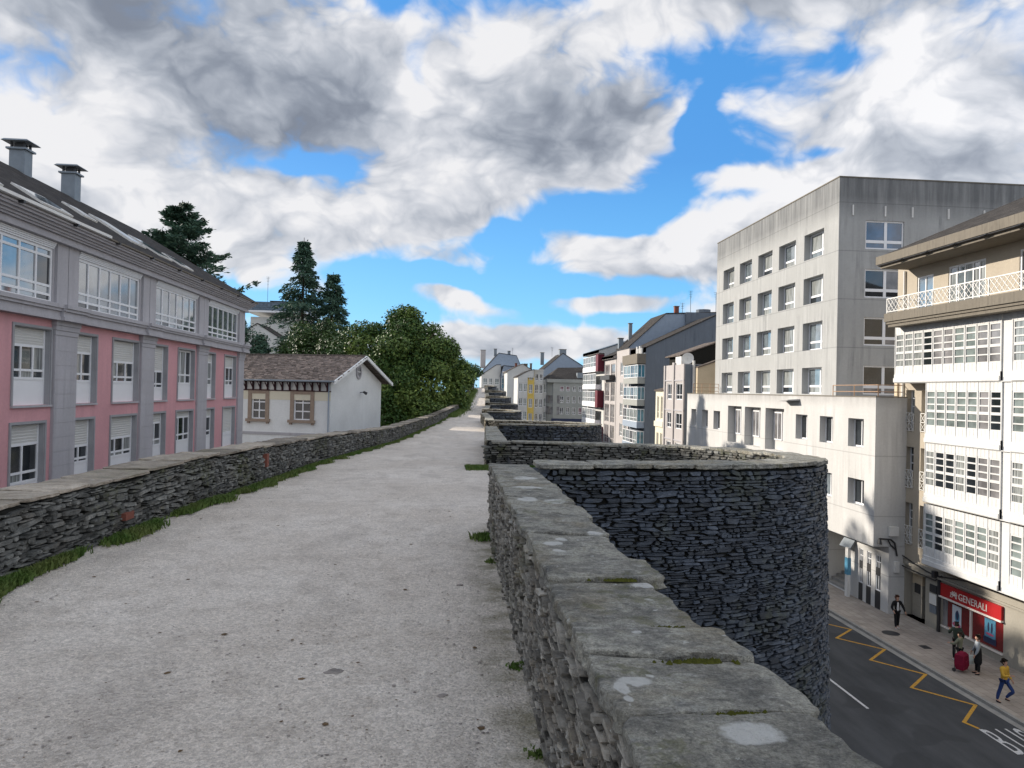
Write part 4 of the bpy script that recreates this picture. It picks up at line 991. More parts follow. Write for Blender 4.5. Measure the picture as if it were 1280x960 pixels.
em.fbox(Ft, 34.7, 35.02, .122, .14, -8.03, -7.93); em.build('lion_emblem', M['letter'], sg)
sw = newobj('shop_window', MB().fbox(Ft, 31.72, 33.78, -.1, -.06, -9.76, -8.39).mesh('shop_window', M['dark_red'], gb_.location), gb_)
sw2 = newobj('shop_window', MB().fbox(Ft, 33.86, 35.55, -.1, -.06, -9.76, -8.39).mesh('shop_window', M['dark_red'], gb_.location), gb_)
MB().fbox(Ft, 35.6, 35.93, -.1, -.06, -9.76, -8.39).build('pane', M['glass_blind'], sw2)
fr_ = MB(); fr_.fbox(Ft, 33.78, 33.86, -.11, .03, -9.78, -8.38); fr_.fbox(Ft, 31.7, 35.95, -.05, .06, -9.86, -9.782); fr_.build('window_frame', M['letter'], gb_)
def poster(sw, u0, u1, z0, z1, kind):
    a = newobj('poster', MB().fbox(Ft, u0, u1, -.059, -.045, z0, z1).mesh('poster', M['poster_w' if kind else 'poster_b'], gb_.location), sw)
    mb = MB(); w0, w1 = -.0445, -.040; um = (u0+u1)/2; H_ = z1-z0
    def disc(u, z, ru, rz_, m, dd=0):
        q = MB(); n = 14; q.add([Ft.p(u+ru*math.cos(k*2*PI/n), w1+dd, z+rz_*math.sin(k*2*PI/n)) for k in range(n)], [tuple(range(n))]); return q, m
    for q, m in ([disc(um-.05, z0+H_*.52, .17, H_*.28, 'poster_b'), disc(um-.05, z0+H_*.6, .11, H_*.22, 'poster_d', .001), disc(um, z0+H_*.16, .3, H_*.1, 'poster_p', .002)] if kind else
                 [disc(um-.12, z0+H_*.55, .06, H_*.28, 'poster_d'), disc(um+.1, z0+H_*.55, .06, H_*.26, 'poster_d'), disc(um, z0+H_*.18, .26, H_*.07, 'poster_p', .002)]):
        me = q.mesh('poster_print', M[m], gb_.location); o = newobj('poster_print', me, gb_)
poster(sw2, 34.55, 35.2, -9.65, -8.55, 1); poster(sw, 32.25, 32.95, -9.35, -8.5, 0)
MB().fbox(Ft, 32.2, 33.0, -.059, -.03, -9.62, -9.36).build('poster_stand', M['poster_d'], gb_)
# cables and junctions along the first floor, wall lamp
cb = thing('wall_cable', 'black cables sagging along the facade between the wall lamp and the red shop', 'cable', (24.9, 38, -7))
for (pts) in ([(40.0, -6.9), (39.0, -7.0), (38.0, -7.2), (37.0, -7.35), (36.2, -7.4), (35.9, -7.7), (35.95, -10.0)], [(39.95, -7.4), (39, -7.55), (37.5, -7.62), (36.3, -7.66), (35.8, -7.3)], [(36.2, -7.4), (34, -7.1), (31, -7.05), (28, -7.0)]):
    MB().poly_tube([Ft.p(u, .13, z) for u, z in pts], .035, 5).build('cable', M['dark_metal'], cb)
MB().fbox(Ft, 36.1, 36.35, .1, .3, -7.5, -7.15).build('junction_box', M['dark_metal'], cb)
wl = thing('wall_lamp', 'black wall bracket with small white lamp at the corner beside the low block', 'wall lamp', (24.6, 40.2, -6.5))
Lz = -6.3; MB().poly_tube([(24.5, 39.0, -7.0), (24.35, 38.98, -6.3), (24.1, 38.95, -6.1), (23.4, 38.9, -6.05)], .05, 6).build('bracket', M['dark_metal'], wl)
MB().poly_tube([(24.45, 39.0, -6.7), (24.1, 38.95, -6.4), (23.9, 38.9, -6.1)], .04, 6).build('scroll', M['dark_metal'], wl)
MB().tube((23.45, 38.9, -6.05), (23.45, 38.9, -6.35), .05, 8, .12).build('lamp_hood', M['dark_metal'], wl); MB().box(24.0, 24.5, 38.85, 39.05, -5.9, -5.4).build('control_box', M['white_metal'], wl)
MB().box(24.35, 24.6, 38.9, 39.07, -7.9, -7.3).build('meter_box', M['white_metal'], wl)
# totem and board by the steps
tt = thing('information_totem', 'slim white and blue totem standing beside the entrance steps', 'sign', (23.7, 42.6, PAVE))
MB().box(23.62, 23.8, 42.45, 42.75, PAVE, -8.9).build('post', M['white_metal'], tt); MB().box(23.6, 23.82, 42.44, 42.76, -8.898, -7.9).build('panel', M['poster_b'], tt); MB().box(23.62, 23.8, 42.45, 42.75, -7.898, -7.3).build('head', M['white_metal'], tt)
ab = thing('wall_board', 'grey tilted board fixed under the overhang above the totem', 'sign', (23.9, 43.0, -7.2))
MB().add([(23.7, 42.4, -7.35), (23.7, 43.6, -7.35), (24.08, 43.6, -6.75), (24.08, 42.4, -6.75), (23.75, 42.4, -7.4), (23.75, 43.6, -7.4), (24.1, 43.6, -6.85), (24.1, 42.4, -6.85)], [(0, 1, 2, 3), (7, 6, 5, 4), (0, 4, 5, 1), (3, 2, 6, 7), (0, 3, 7, 4), (1, 5, 6, 2)]).build('board', M['metal_sheet'], ab)
for i, (x, y, r_, lb) in enumerate([(22.3, 35.9, .42, 'round dark manhole cover in the pavement below the woman in black'), ]):
    mb = MB(); n = 20; mb.prism([(x+r_*math.cos(k*2*PI/n), y+r_*math.sin(k*2*PI/n)) for k in range(n)], PAVE-.02, PAVE+.006); mh = mb.build('manhole_cover', M['dark_metal']); tag(mh, lb, 'manhole cover')
mh = MB().box(22.55, 22.95, 33.6, 34.1, PAVE-.02, PAVE+.006).build('drain_cover', M['dark_metal']); tag(mh, 'square dark drain cover in the pavement in front of the shop', 'drain cover')

# ================================================================== pink building on the left
FL = Fac((-14, 0), (0, 1), (1, 0))
pk = thing('apartment_building', 'pink building with grey granite pilasters and a glazed top storey, nearest on the left', 'building', (-14, 35, -5))
mid = [(24.95, 27.15, .55, .85), (28.95, 30.5, .62, .8), (31.95, 34.4, .85, .8), (36.12, 37.78, 1.15, .55), (39.3, 41.65, .0, .8), (43.68, 45.2, .45, .75), (47.08, 49.45, .65, .75), (17.5, 18.9, .6, .8), (21.4, 23.0, .6, .8)]
gro = [(24.92, 26.9, .62, .5), (28.88, 30.42, .95, .8), (31.9, 34.36, .85, .75), (36.06, 37.7, .4, .9), (39.2, 41.6, .25, .9), (43.6, 45.2, .4, .9), (46.92, 49.4, 1.5, .8), (17.5, 18.9, .6, .8), (21.4, 23.0, .6, .8)]
up_ = [(21.35, 27.2), (28.9, 34.45), (36.2, 41.9), (43.8, 49.75), (14.0, 19.7)]
ops = [(a, b, .75, 3.35) for a, b, _, _ in mid]+[(a, b, -2.35, .13) for a, b, _, _ in gro]
mb = MB(); wall(mb, FL, 12, 51.0, -5.1, 3.7, ops, .26); mb.build('wall', M['pink'], pk)
mb = MB(); wall(mb, FL, 12, 51.0, 3.702, 6.7, [(a, b, 4.28, 6.42) for a, b in up_], .3)
mb.quad((-14, 51, -5.1), (-25, 51, -5.1), (-25, 51, 7.0), (-14, 51, 7.0)); mb.quad((-14, 12, -5.1), (-25, 12, -5.1), (-25, 12, 7.0), (-14, 12, 7.0)); mb.quad((-25, 12, -5.1), (-25, 51, -5.1), (-25, 51, 7.0), (-25, 12, 7.0)); mb.build('upper_wall', M['granite'], pk)
for (a, b, c, e) in ops[:9]: MB().fbox(FL, a-.08, b+.08, .001, .09, c-.07, c-.002).build('sill', M['granite'], pk)
for (a, b, c, e) in ops:
    sr = MB()
    for (p, q, r0, r1) in ((a-.09, a-.001, c, e+.09), (b+.001, b+.09, c, e+.09), (a, b, e+.002, e+.09)): sr.fbox(FL, p, q, .001, .045, r0, r1)
    sr.fbox(FL, a+.001, a+.02, -.25, .0, c, e); sr.fbox(FL, b-.02, b-.001, -.25, .0, c, e); sr.fbox(FL, a+.021, b-.021, -.25, .0, e-.02, e-.001)
    sr.build('surround', M['reveal'], pk)
for (lst, z0, z1) in ((mid, .75, 3.35), (gro, -2.35, .13)):
    for (a, b, sh, sb) in lst:
        n = 3 if b-a > 2 else 2
        window(pk, FL, a+.021, b-.021, z0+.001, z1-.021, -.22, tuple((k+1)/n for k in range(n-1)), (.27 if sh < 1.3 else .5,), fr=.085, solid_below=sb if sh < 1.3 else .75, shutter=max(sh, 0), gpick=pick(('glass', 4), ('glass_curtain', 2)), mull=.08)
for (a, b) in up_:
    window(pk, FL, a+.001, b-.001, 4.281, 6.19, -.10, (1/6, 2/6, .5, 4/6, 5/6), (.15, .31, .84) if a < 28 else (.16, .32), fr=.10, gpick=pick(('glass_sky', 5), ('glass', 1)), mull=.085)
    hd = MB()
    for k in range(4): hd.fbox(FL, a, b, -.2, .03+.03*k, 6.192+k*.055, 6.24+k*.055)
    hd.build('window_header', M['pvc'], pk)
pil = [(19.75, 21.3), (27.28, 28.82), (34.58, 36.05), (42.05, 43.62), (49.8, 51.05)]
for (a, b) in pil:
    p = MB(); w0 = .001; p.fbox(FL, a, b, w0, .10, -5.1, 3.2)
    for k in range(3): p.fbox(FL, a-.03-.03*k, b+.03+.03*k, w0, .13+.03*k, 3.202+.17*k, 3.365+.17*k)
    for k in range(16): p.fbox(FL, a+.02, b-.02, .08, .112, -5.0+k*.51, -5.0+k*.51+.49)
    p.build('pilaster', M['granite'], pk)
    for (p0, p1) in ((a+.02, (a+b)/2-.02), ((a+b)/2+.02, b-.02)): MB().fbox(FL, p0, p1, w0, .10, 4.27, 6.45).build('pilaster', M['granite'], pk)
ent = MB()
for k, (w1, z0, z1) in enumerate(((.32, 3.705, 3.83), (.28, 3.832, 4.02), (.36, 4.022, 4.12), (.42, 4.122, 4.262))):
    ent.fbox(FL, 12, 51.12, .002, w1, z0, z1)
    for (a, b) in pil: ent.fbox(FL, a-.08, b+.08, w1-.01, w1+.12, z0+.002, z1-.002)
ent.build('string_course', M['granite'], pk)
ent = MB()
for (w1, z0, z1) in ((.30, 6.42, 6.52), (.25, 6.522, 6.66), (.36, 6.662, 6.73), (.44, 6.732, 6.81), (.54, 6.812, 6.89), (.66, 6.892, 6.97), (.74, 6.972, 7.04)): ent.fbox(FL, 12, 51.1+w1*.5, -.2, w1, z0, z1)
ent.build('cornice', M['granite'], pk)
gt = MB(); gt.fbox(FL, 12, 29.6, .5, .90, 7.07, 7.17); gt.build('gutter', M['white_metal'], pk); gt = MB(); gt.fbox(FL, 29.6, 51.5, .5, .84, 7.045, 7.10); gt.build('gutter', M['cornice'], pk)
for k in range(10): MB().fbox(FL, 20.4+k*3.3, 20.5+k*3.3, .55, .90, 6.98, 7.068).build('gutter_bracket', M['dark_metal'], pk)
rf = MB(); R1 = (-19, 46.2, 10.7); rf.add([(-13.2, 12, 7.12), (-13.2, 51.6, 7.12), R1, (-19, 12, 10.7), (-25.5, 51.6, 7.1), (-25.5, 12, 7.1)], [(0, 1, 2, 3), (1, 4, 2), (3, 2, 4, 5)]); rf.build('roof', M['slate'], pk)
def onslope(y, f, up=.0):
    x = -13.2+(-19+13.2)*f; z = 7.12+(10.7-7.12)*f; nv = Vector((.525, 0, .851)); return tuple(Vector((x, y, z))+nv*up)
for (y0, y1, f0, f1) in ((22.2, 23.6, .08, .3), (26.0, 28.0, .1, .28), (31.4, 32.6, .32, .47), (34.0, 35.6, .18, .5), (36.6, 38.2, .14, .4), (39.2, 40.9, .12, .3)):
    q = MB(); c = [onslope(y0, f0, .07), onslope(y1, f0, .07), onslope(y1, f1, .07), onslope(y0, f1, .07)]; lo_ = [onslope(y0, f0), onslope(y1, f0), onslope(y1, f1), onslope(y0, f1)]
    q.add(c+lo_, [(0, 1, 5, 4), (1, 2, 6, 5), (2, 3, 7, 6), (3, 0, 4, 7), (0, 1, 2, 3)]); sk = q.build('skylight', M['white_metal'], pk)
    e = .08; g_ = MB(); g_.quad(onslope(y0+e, f0+.02, .08), onslope(y1-e, f0+.02, .08), onslope(y1-e, f1-.02, .08), onslope(y0+e, f1-.02, .08)); g_.build('pane', M['glass_sky'], sk)
for (y, zt) in ((34.1, 12.0), (38.4, 12.2)):
    q = MB().box(-19.35, -18.7, y-.3, y+.3, 10.0, zt-.42); ch = q.build('chimney', M['metal_sheet'], pk)
    MB().box(-19.45, -18.6, y-.4, y+.4, zt-.418, zt-.34).build('chimney_collar', M['metal_sheet'], ch)
    q = MB()
    for (a, b) in ((-.3, -.26), (.22, -.26), (-.3, .2), (.22, .2)): q.box(-19.03+a, -18.95+a, y+b, y+b+.08, zt-.34, zt-.08)
    q.box(-19.2, -18.85, y-.18, y+.18, zt-.338, zt-.1); q.build('chimney_vent', M['dark_metal'], ch)
    q = MB(); q.add([(-19.6, y-.52, zt-.08), (-18.45, y-.52, zt-.08), (-18.45, y+.52, zt-.08), (-19.6, y+.52, zt-.08), (-19.5, y-.45, zt), (-18.55, y-.45, zt), (-18.55, y+.45, zt), (-19.5, y+.45, zt)], [(0, 3, 2, 1), (4, 5, 6, 7), (0, 1, 5, 4), (1, 2, 6, 5), (2, 3, 7, 6), (3, 0, 4, 7)]); q.build('chimney_cap', M['metal_sheet'], ch)

# ================================================================== small white house
A17 = math.radians(17); gd = (math.sin(A17), math.cos(A17)); wd = (-math.cos(A17), math.sin(A17)); P1 = (-9.1, 57)
Fw = Fac(P1, wd, (-gd[0], -gd[1])); Fgb = Fac(P1, gd, (-wd[0], -wd[1]))
hs = thing('cottage', 'small white gabled cottage with two stone-framed windows behind the left parapet', 'house', (*P1, -5))
wops = [(5.38, 6.56, -1.0, .95), (1.62, 3.0, -1.0, .95), (9.2, 10.4, -1.0, .95), (5.2, 6.9, -4.0, -3.2)]
mb = MB(); wall(mb, Fw, 0, 22, -5.1, 2.05, wops, .25)
mb.add([Fgb.p(0, 0, -5.1), Fgb.p(9.8, 0, -5.1), Fgb.p(9.8, 0, 2.0), Fgb.p(4.9, 0, 3.92), Fgb.p(0, 0, 2.05)], [(0, 1, 2, 3, 4)])
q9 = Fgb.p(9.8, 0, 0); mb.quad((q9[0], q9[1], -5.1), (q9[0]+wd[0]*22, q9[1]+wd[1]*22, -5.1), (q9[0]+wd[0]*22, q9[1]+wd[1]*22, 2), (q9[0], q9[1], 2)); mb.build('wall', M['house_white'], hs)
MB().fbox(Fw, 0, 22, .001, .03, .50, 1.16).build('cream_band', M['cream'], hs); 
MB().fbox(Fw, 0, 22, .001, .06, -2.2, -2.0).build('string_course', M['granite'], hs)
for (a, b, c, e) in wops[:3]:
    q = MB(); q.fbox(Fw, a-.3, a, .001, .09, c, e+.33); q.fbox(Fw, b, b+.3, .001, .09, c, e+.33); q.fbox(Fw, a+.001, b-.001, .001, .09, e, e+.33); q.build('window_surround', M['brownstone'], hs)
    MB().fbox(Fw, a-.42, b+.42, .001, .22, c-.22, c-.002).build('sill', M['brownstone'], hs)
    for uu in (a-.32, b+.12): MB().fbox(Fw, uu, uu+.2, .001, .15, c-.36, c-.222).build('sill_bracket', M['brownstone'], hs)
    window(hs, Fw, a+.001, b-.001, c+.001, e-.001, -.14, (.5,), (1/3, 2/3), fr=.08, mull=.09)
q = MB(); q.fbox(Fw, 4.95, 7.15, .001, .07, -3.2, -2.95); q.fbox(Fw, 4.95, 5.2, .001, .07, -4, -3.2); q.fbox(Fw, 6.9, 7.15, .001, .07, -4, -3.2); q.build('window_surround', M['brownstone'], hs)
MB().fbox(Fw, 5.2, 6.9, -.2, -.15, -4, -3.2).build('pane', M['glass'], hs)
q = MB(); q.fbox(Fw, -.05, 22, .02, .10, 1.17, 1.24); q.fbox(Fw, -.05, 22, .001, .08, 1.86, 2.0); q.build('eaves_beam', M['iron_red'], hs)
for k in range(26):
    u = .15+k*.62; q = MB(); q.fbox(Fw, u, u+.12, .081, .70, 1.84, 1.98); q.fbox(Fw, u, u+.12, .101, .2, 1.24, 1.84); q.tube(Fw.p(u+.06, .15, 1.35), Fw.p(u+.06, .6, 1.86), .045, 4); q.build('eaves_bracket', M['iron_red'], hs)
# roof: two slopes
def slope_pt(s, t, n, side=0):  # s along the ridge from the gable overhang, t up the slope
    s = np.asarray(s); t = np.asarray(t); n = np.asarray(n)
    g0, g1, z0, z1 = (-.8, 4.9, 2.02, 4.12) if side == 0 else (10.6, 4.9, 2.0, 4.12)
    L = math.hypot(g1-g0, z1-z0); gg = g0+(g1-g0)*t/L; z = z0+(z1-z0)*t/L; nz = abs(g1-g0)/L; ng = -(z1-z0)/L*(1 if side == 0 else -1)
    gg = gg+ng*n; z = z+nz*n; w_ = s-.75
    return np.column_stack([P1[0]+gd[0]*gg+wd[0]*w_, P1[1]+gd[1]*gg+wd[1]*w_, z])
L0 = math.hypot(5.7, 2.1)
for side in (0, 1):
    sp_ = [tuple(slope_pt([s], [t], [n], side)[0]) for n in (-.10, -.02) for (s, t) in ((0, 0), (23, 0), (23, L0), (0, L0))]
    MB().add(sp_, [(0, 3, 2, 1), (4, 5, 6, 7), (0, 1, 5, 4), (1, 2, 6, 5), (2, 3, 7, 6), (3, 0, 4, 7)]).build('roof', M['slate_brown'] if side == 0 else M['slate_brown'], hs)
masonry(hs, lambda s, t, n: slope_pt(s, t, n+.0, 0), .02, 20, .0, L0-.02, M['shingle'], (.15, .17), (.2, .34), 0, .025, .004, .0, 77, jit=.1, tilt=.03, bn=-.015, rest_name='roof_tiles')
bb = MB()
for side in (0, 1):
    a0, a1 = slope_pt([-.03], [-.05], [.03], side)[0], slope_pt([-.03], [L0], [.03], side)[0]; b0, b1 = slope_pt([.1], [-.05], [.03], side)[0], slope_pt([.1], [L0], [.03], side)[0]
    lo = np.array([0, 0, -.26]); bb.add([tuple(v) for v in (a0, a1, b1, b0, a0+lo, a1+lo, b1+lo, b0+lo)], [(0, 1, 2, 3), (7, 6, 5, 4), (0, 4, 5, 1), (3, 2, 6, 7), (0, 3, 7, 4), (1, 5, 6, 2)])
bb.build('bargeboard', M['house_white'], hs)
for k in range(40):
    c = slope_pt([.2+k*.45], [L0], [.02], 0)[0]; e = slope_pt([.2+k*.45+.43], [L0], [.02], 0)[0]; MB().tube(tuple(c), tuple(e), .11, 6, .09).build('ridge_tile', M['slate_brown'], hs)
ov = MB(); n = 20
for (r0, r1, w0, w1, m_, nm) in ((.42, .62, 0, .1, 'granite', 'oval_frame'), (0, .42, 0, .03, 'glass', 'pane'), (.0, .1, .03, .07, 'pvc', 'glazing_bar')):
    q = MB()
    if nm == 'glazing_bar': q.fbox(Fgb, 4.87, 4.93, .03, .07, 2.42, 3.26); q.fbox(Fgb, 4.58, 5.22, .03, .065, 2.81, 2.87)
    elif r0 == 0: q.add([Fgb.p(4.9+r1*.8*math.cos(k*2*PI/n), w1, 2.84+r1*math.sin(k*2*PI/n)) for k in range(n)], [tuple(range(n))])
    else:
        for k in range(n):
            a, b = k*2*PI/n, (k+1)*2*PI/n; c = [(rr*.8*math.cos(t_), rr*math.sin(t_)) for rr, t_ in ((r0, a), (r1, a), (r1, b), (r0, b))]
            q.add([Fgb.p(4.9+x, w, 2.84+z) for w in (.001, w1) for x, z in c], [(4, 5, 6, 7), (1, 2, 6, 5), (0, 4, 7, 3)])
    q.build(nm, M[m_], hs)
q = MB(); q.tube(Fgb.p(5.3, 0, 1.15), Fgb.p(5.3, .35, 1.2), .03, 6); q.tube(Fgb.p(5.3, .3, 1.22), Fgb.p(5.45, .55, 1.05), .09, 8, .13)
o = q.build('wall_lamp', M['dark_metal']); tag(o, 'small dark lamp on the gable wall of the white cottage', 'wall lamp')
q = MB(); q.tube(Fw.p(.12, .1, -5), Fw.p(.12, .1, 1.9), .05, 6); q.build('drain_pipe', M['blue_wall'], hs)
q = MB(); q.tube(Fw.p(22, .82, 1.98), Fw.p(-.7, .82, 1.96), .07, 6); q.build('gutter', M['metal_sheet'], hs)

# ================================================================== far buildings
def gen_building(name, label, x0, x1, y0, y1, zt, m, cat='building', z0=-10.3, gable=None, flat=None, roof_m='slate', grid_f=None, grid_s=None, gl_='glass', band=None, frame='pvc', gm=None):
    """body + roof; grid_f = windows on the face to the camera, grid_s = on the face to the street: (list of (a, b), list of (z0, z1))"""
    root = thing(name, label, cat, (x0, y0, z0)); F1 = Fac((0, y0), (1, 0), (0, -1)); F2 = Fac((x0, 0), (0, 1), (-1, 0))
    mb = MB(); of = [(a, b, c, e) for a, b in (grid_f[0] if grid_f else []) for c, e in grid_f[1]] if grid_f else []
    os_ = [(a, b, c, e) for a, b in grid_s[0] for c, e in grid_s[1]] if grid_s else []
    wall(mb, F1, x0, x1, z0, zt, of, .15); wall(mb, F2, y0, y1, z0, zt, os_, .15)
    mb.quad((x1, y0, z0), (x1, y1, z0), (x1, y1, zt), (x1, y0, zt)); mb.quad((x0, y1, z0), (x1, y1, z0), (x1, y1, zt), (x0, y1, zt)); mb.quad((x0, y0, zt-.05), (x1, y0, zt-.05), (x1, y1, zt-.05), (x0, y1, zt-.05))
    mb.build('wall', M[m], root)
    for (F, L) in ((F1, of), (F2, os_)):
        for (a, b, c, e) in L: window(root, F, a, b, c, e, -.13, (.5,), (.3,), fr=.09, split=False, gpick=(lambda ci: gl_) if isinstance(gl_, str) else pick(*gl_), frame=frame)
    if gable: # polygon profile in (x, z) extruded along y, forms gable and roof
        q = MB(); n = len(gable); q.add([(x, y0+.004, z) for x, z in gable]+[(x, y1-.004, z) for x, z in gable], [tuple(range(n))[::-1], tuple(range(n, 2*n))]+[(i, (i+1) % n, n+(i+1) % n, n+i) for i in range(n)]); q.build('gable', M[gm or m], root)
        q = MB()
        for i in range(n-1):
            (xa, za), (xb, zb) = gable[i], gable[i+1]
            if za <= zt+.01 and zb <= zt+.01: continue
            q.add([(xa, y0-.12, za+.02), (xb, y0-.12, zb+.02), (xb, y1+.1, zb+.02), (xa, y1+.1, za+.02), (xa, y0-.12, za+.14), (xb, y0-.12, zb+.14), (xb, y1+.1, zb+.14), (xa, y1+.1, za+.14)], [(0, 3, 2, 1), (4, 5, 6, 7), (0, 1, 5, 4), (1, 2, 6, 5), (2, 3, 7, 6), (3, 0, 4, 7)])
        q.build('roof', M[roof_m], root)
    if band:
        for z in band: MB().fbox(F2, y0, y1, .001, .12, z, z+.2).build('string_course', M[frame if frame in M else 'pvc'], root)
    return root, F1, F2
def chimney(root, x, y, z, w=.5, h=1.2, m='terracotta'):
    c = MB().box(x-w/2, x+w/2, y-w/2, y+w/2, z-.6, z+h).build('chimney', M[m], root); MB().box(x-w/2-.08, x+w/2+.08, y-w/2-.08, y+w/2+.08, z+h, z+h+.1).build('chimney_cap', M['cornice'], c)
def antenna(x, y, z, h, lb):
    q = MB(); q.tube((x, y, z), (x, y, z+h), .035, 4)
    for k in range(4): q.tube((x-.35+.05*k, y, z+h-.25*k-.05), (x+.35-.05*k, y, z+h-.25*k-.05), .02, 3)
    q.tube((x, y-.4, z+h*.7), (x, y+.4, z+h*.7), .02, 3); tag(q.build('antenna', M['dark_metal']), lb, 'antenna', 'rooftop antennas')
# grey building with the dish
rt, F1, F2 = gen_building('town_house', 'narrow grey house with a satellite dish on its roof, beyond the low block', 24, 34, 75.3, 82.6, 4.75, 'pale_pinkgrey', grid_s=([(76.1, 78.3), (79.9, 81.5)], [(1.0, 2.75), (-2.1, -.4), (-5.3, -3.6)]), gl_=[('glass', 2), ('glass_curtain', 1)])
q = MB().quad((24.002, 75.29, -10), (34, 75.29, -10), (34, 75.29, 4.7), (24.002, 75.29, 4.7)); q.build('side_wall', M['party'], rt)
for (a, b, zt) in ((75.3, 75.7, 4.75), (78.8, 79.4, 5.0), (82.2, 82.6, 4.75)): MB().fbox(F2, a, b, .001, .14, -10, zt).build('pilaster', M['pale_pinkgrey'], rt)
for z in (3.0, -.2, -3.4): MB().fbox(F2, 75.3, 82.6, .001, .08, z, z+.12).build('string_course', M['granite'], rt)
MB().box(24.75, 24.95, 75.0, 75.25, 1.6, 5.1).build('drain_pipe', M['white_metal'], rt)
q = MB(); n = 14; cc = Vector((24.45, 75.9, 5.35)); ax = Vector((-.35, -.9, .25)).normalized(); u_ = ax.orthogonal().normalized(); v_ = ax.cross(u_)
rings = [(0, -.16), (.3, -.12), (.5, -.04), (.62, 0)]
vs = [tuple(cc+ax*d_+(u_*math.cos(k*2*PI/n)+v_*math.sin(k*2*PI/n))*r_) for r_, d_ in rings for k in range(n)]; q.add(vs, [(i*n+k, i*n+(k+1) % n, (i+1)*n+(k+1) % n, (i+1)*n+k) for i in range(3) for k in range(n)])
q.tube(cc, cc+ax*.5, .02, 4); q.tube(cc-ax*.1, Vector((24.45, 76.1, 4.6)), .05, 5); tag(q.build('satellite_dish', M['white_metal']), 'white satellite dish on the roof of the narrow grey house', 'satellite dish')
tag(MB().box(24.1, 24.9, 77, 79, 4.7, 5.6).build('roof_cabinet', M['white_metal']), 'white boxy unit on the roof behind the satellite dish', 'rooftop unit')
rt, F1, F2 = gen_building('annex', 'tan rendered wall with a sloping brown roof beside the tower foot', 24.95, 33, 74.2, 75.2, 4.3, 'beige', gable=[(24.95, 4.3), (33, 7.2), (33, 4.3)], roof_m='slate_brown')
rt, F1, F2 = gen_building('shed', 'dark rooftop shed under a brown tiled roof left of the tower', 24.9, 34, 78.6, 84, 5.7, 'joint', z0=4.3, gable=[(24.4, 5.7), (29, 7.4), (34, 5.7)], roof_m='slate_brown')
# cream house
rt, F1, F2 = gen_building('town_house', 'small cream house squeezed against the dark slate party wall', 24, 30, 82.62, 86.2, 1.9, 'cream', gable=[(23.8, 1.9), (27, 2.7), (30, 1.9)], roof_m='slate_brown', grid_s=([(83.2, 84.1), (84.7, 85.6)], [(-1.3, 1.3), (-5.2, -2.9)]), gl_='glass_blind', frame='cream')
MB().fbox(F2, 82.62, 86.2, .001, .18, -2.2, -1.6).build('string_course', M['cream'], rt)
# party wall building
prof = [(25, 6.9), (25, 7.5), (34.3, 12.0), (36.5, 12.0), (45, 8), (45, 6.9)]
pw_, F1, F2 = gen_building('apartment_building', 'building with a huge dark slate-clad party wall and green glazed balconies', 25, 45, 95, 103.2, 6.9, 'party', gable=prof, roof_m='slate')
for z in (5.0, 2.1, -.8, -3.7, -6.6):
    MB().fbox(F2, 95.1, 103.1, .001, 1.0, z-2.15, z-1.35 if z < 5 else z-1.4).build('balcony', M['grey_wall'] if z > 0 else M['blue_wall'], pw_)
    for k in range(4): window(pw_, F2, 95.2+k*1.98, 97.1+k*1.98, z-1.35, z+.35, .9, (.5,), (.3,), fr=.09, split=False, gpick=pick(('glass_green', 2), ('glass_sky', 1), ('glass', 1)))
    Fq = Fac((24, 95.1), (1, 0), (0, -1)); window(pw_, Fq, 0, 1.0, z-1.35, z+.35, -.05, (.5,), (), fr=.08, split=False, glass='teal')
MB().fbox(F2, 94.9, 103.3, .001, 1.15, 5.45, 6.75).build('fascia', M['cornice'], pw_)
for k in range(4): MB().tube(F2.p(95.5+k*.8, .4, 6.75), F2.p(95.5+k*.8, .4, 7.5+.3*(k % 2)), .16, 6).build('vent_pipe', M['white_metal'], pw_)
# slate-blue gable behind
b2_, F1, F2 = gen_building('apartment_building', 'tall building with a blue-grey gable and chimneys rising behind the party wall', 25, 48, 104, 112, 8.0, 'pale_pinkgrey', gm='blue_wall', gable=[(24.8, 8.0), (30.2, 13.0), (38.6, 13.4), (44, 10), (48, 8.0)], roof_m='slate',
    grid_s=([(104.8, 106.6), (107.6, 109.4)], [(4.2, 6.1), (1.2, 3.1), (-1.8, .1), (-4.8, -2.9)]), gl_=[('glass', 2), ('glass_curtain', 2)])
MB().box(33.0, 38.2, 103.6, 103.98, 9.0, 13.3).build('dark_gable_panel', M['party'], b2_)
chimney(b2_, 32.3, 106, 13.2, .6, 1.1); chimney(b2_, 26.5, 110, 9.4, .5, 2.6, 'metal_sheet'); chimney(b2_, 25.3, 111, 8.6, .7, 1.2, 'metal_sheet')
q = MB(); n = 10
for i in range(4):
    for k in range(n): pass
q.prism([(37.0+1.1*math.cos(k*2*PI/n), 108+1.1*math.sin(k*2*PI/n)) for k in range(n)], 13.3, 14.2); q.build('roof_tank', M['party'], b2_)
antenna(34.4, 106, 13.3, 3.4, 'left of the two thin antennas above the dark gable'); antenna(38.2, 106, 13.3, 3.3, 'right of the two thin antennas above the dark gable, by the round tank'); antenna(33.2, 106, 13.3, 1.6, 'short bare mast beside the brick chimney on the blue-grey gable')
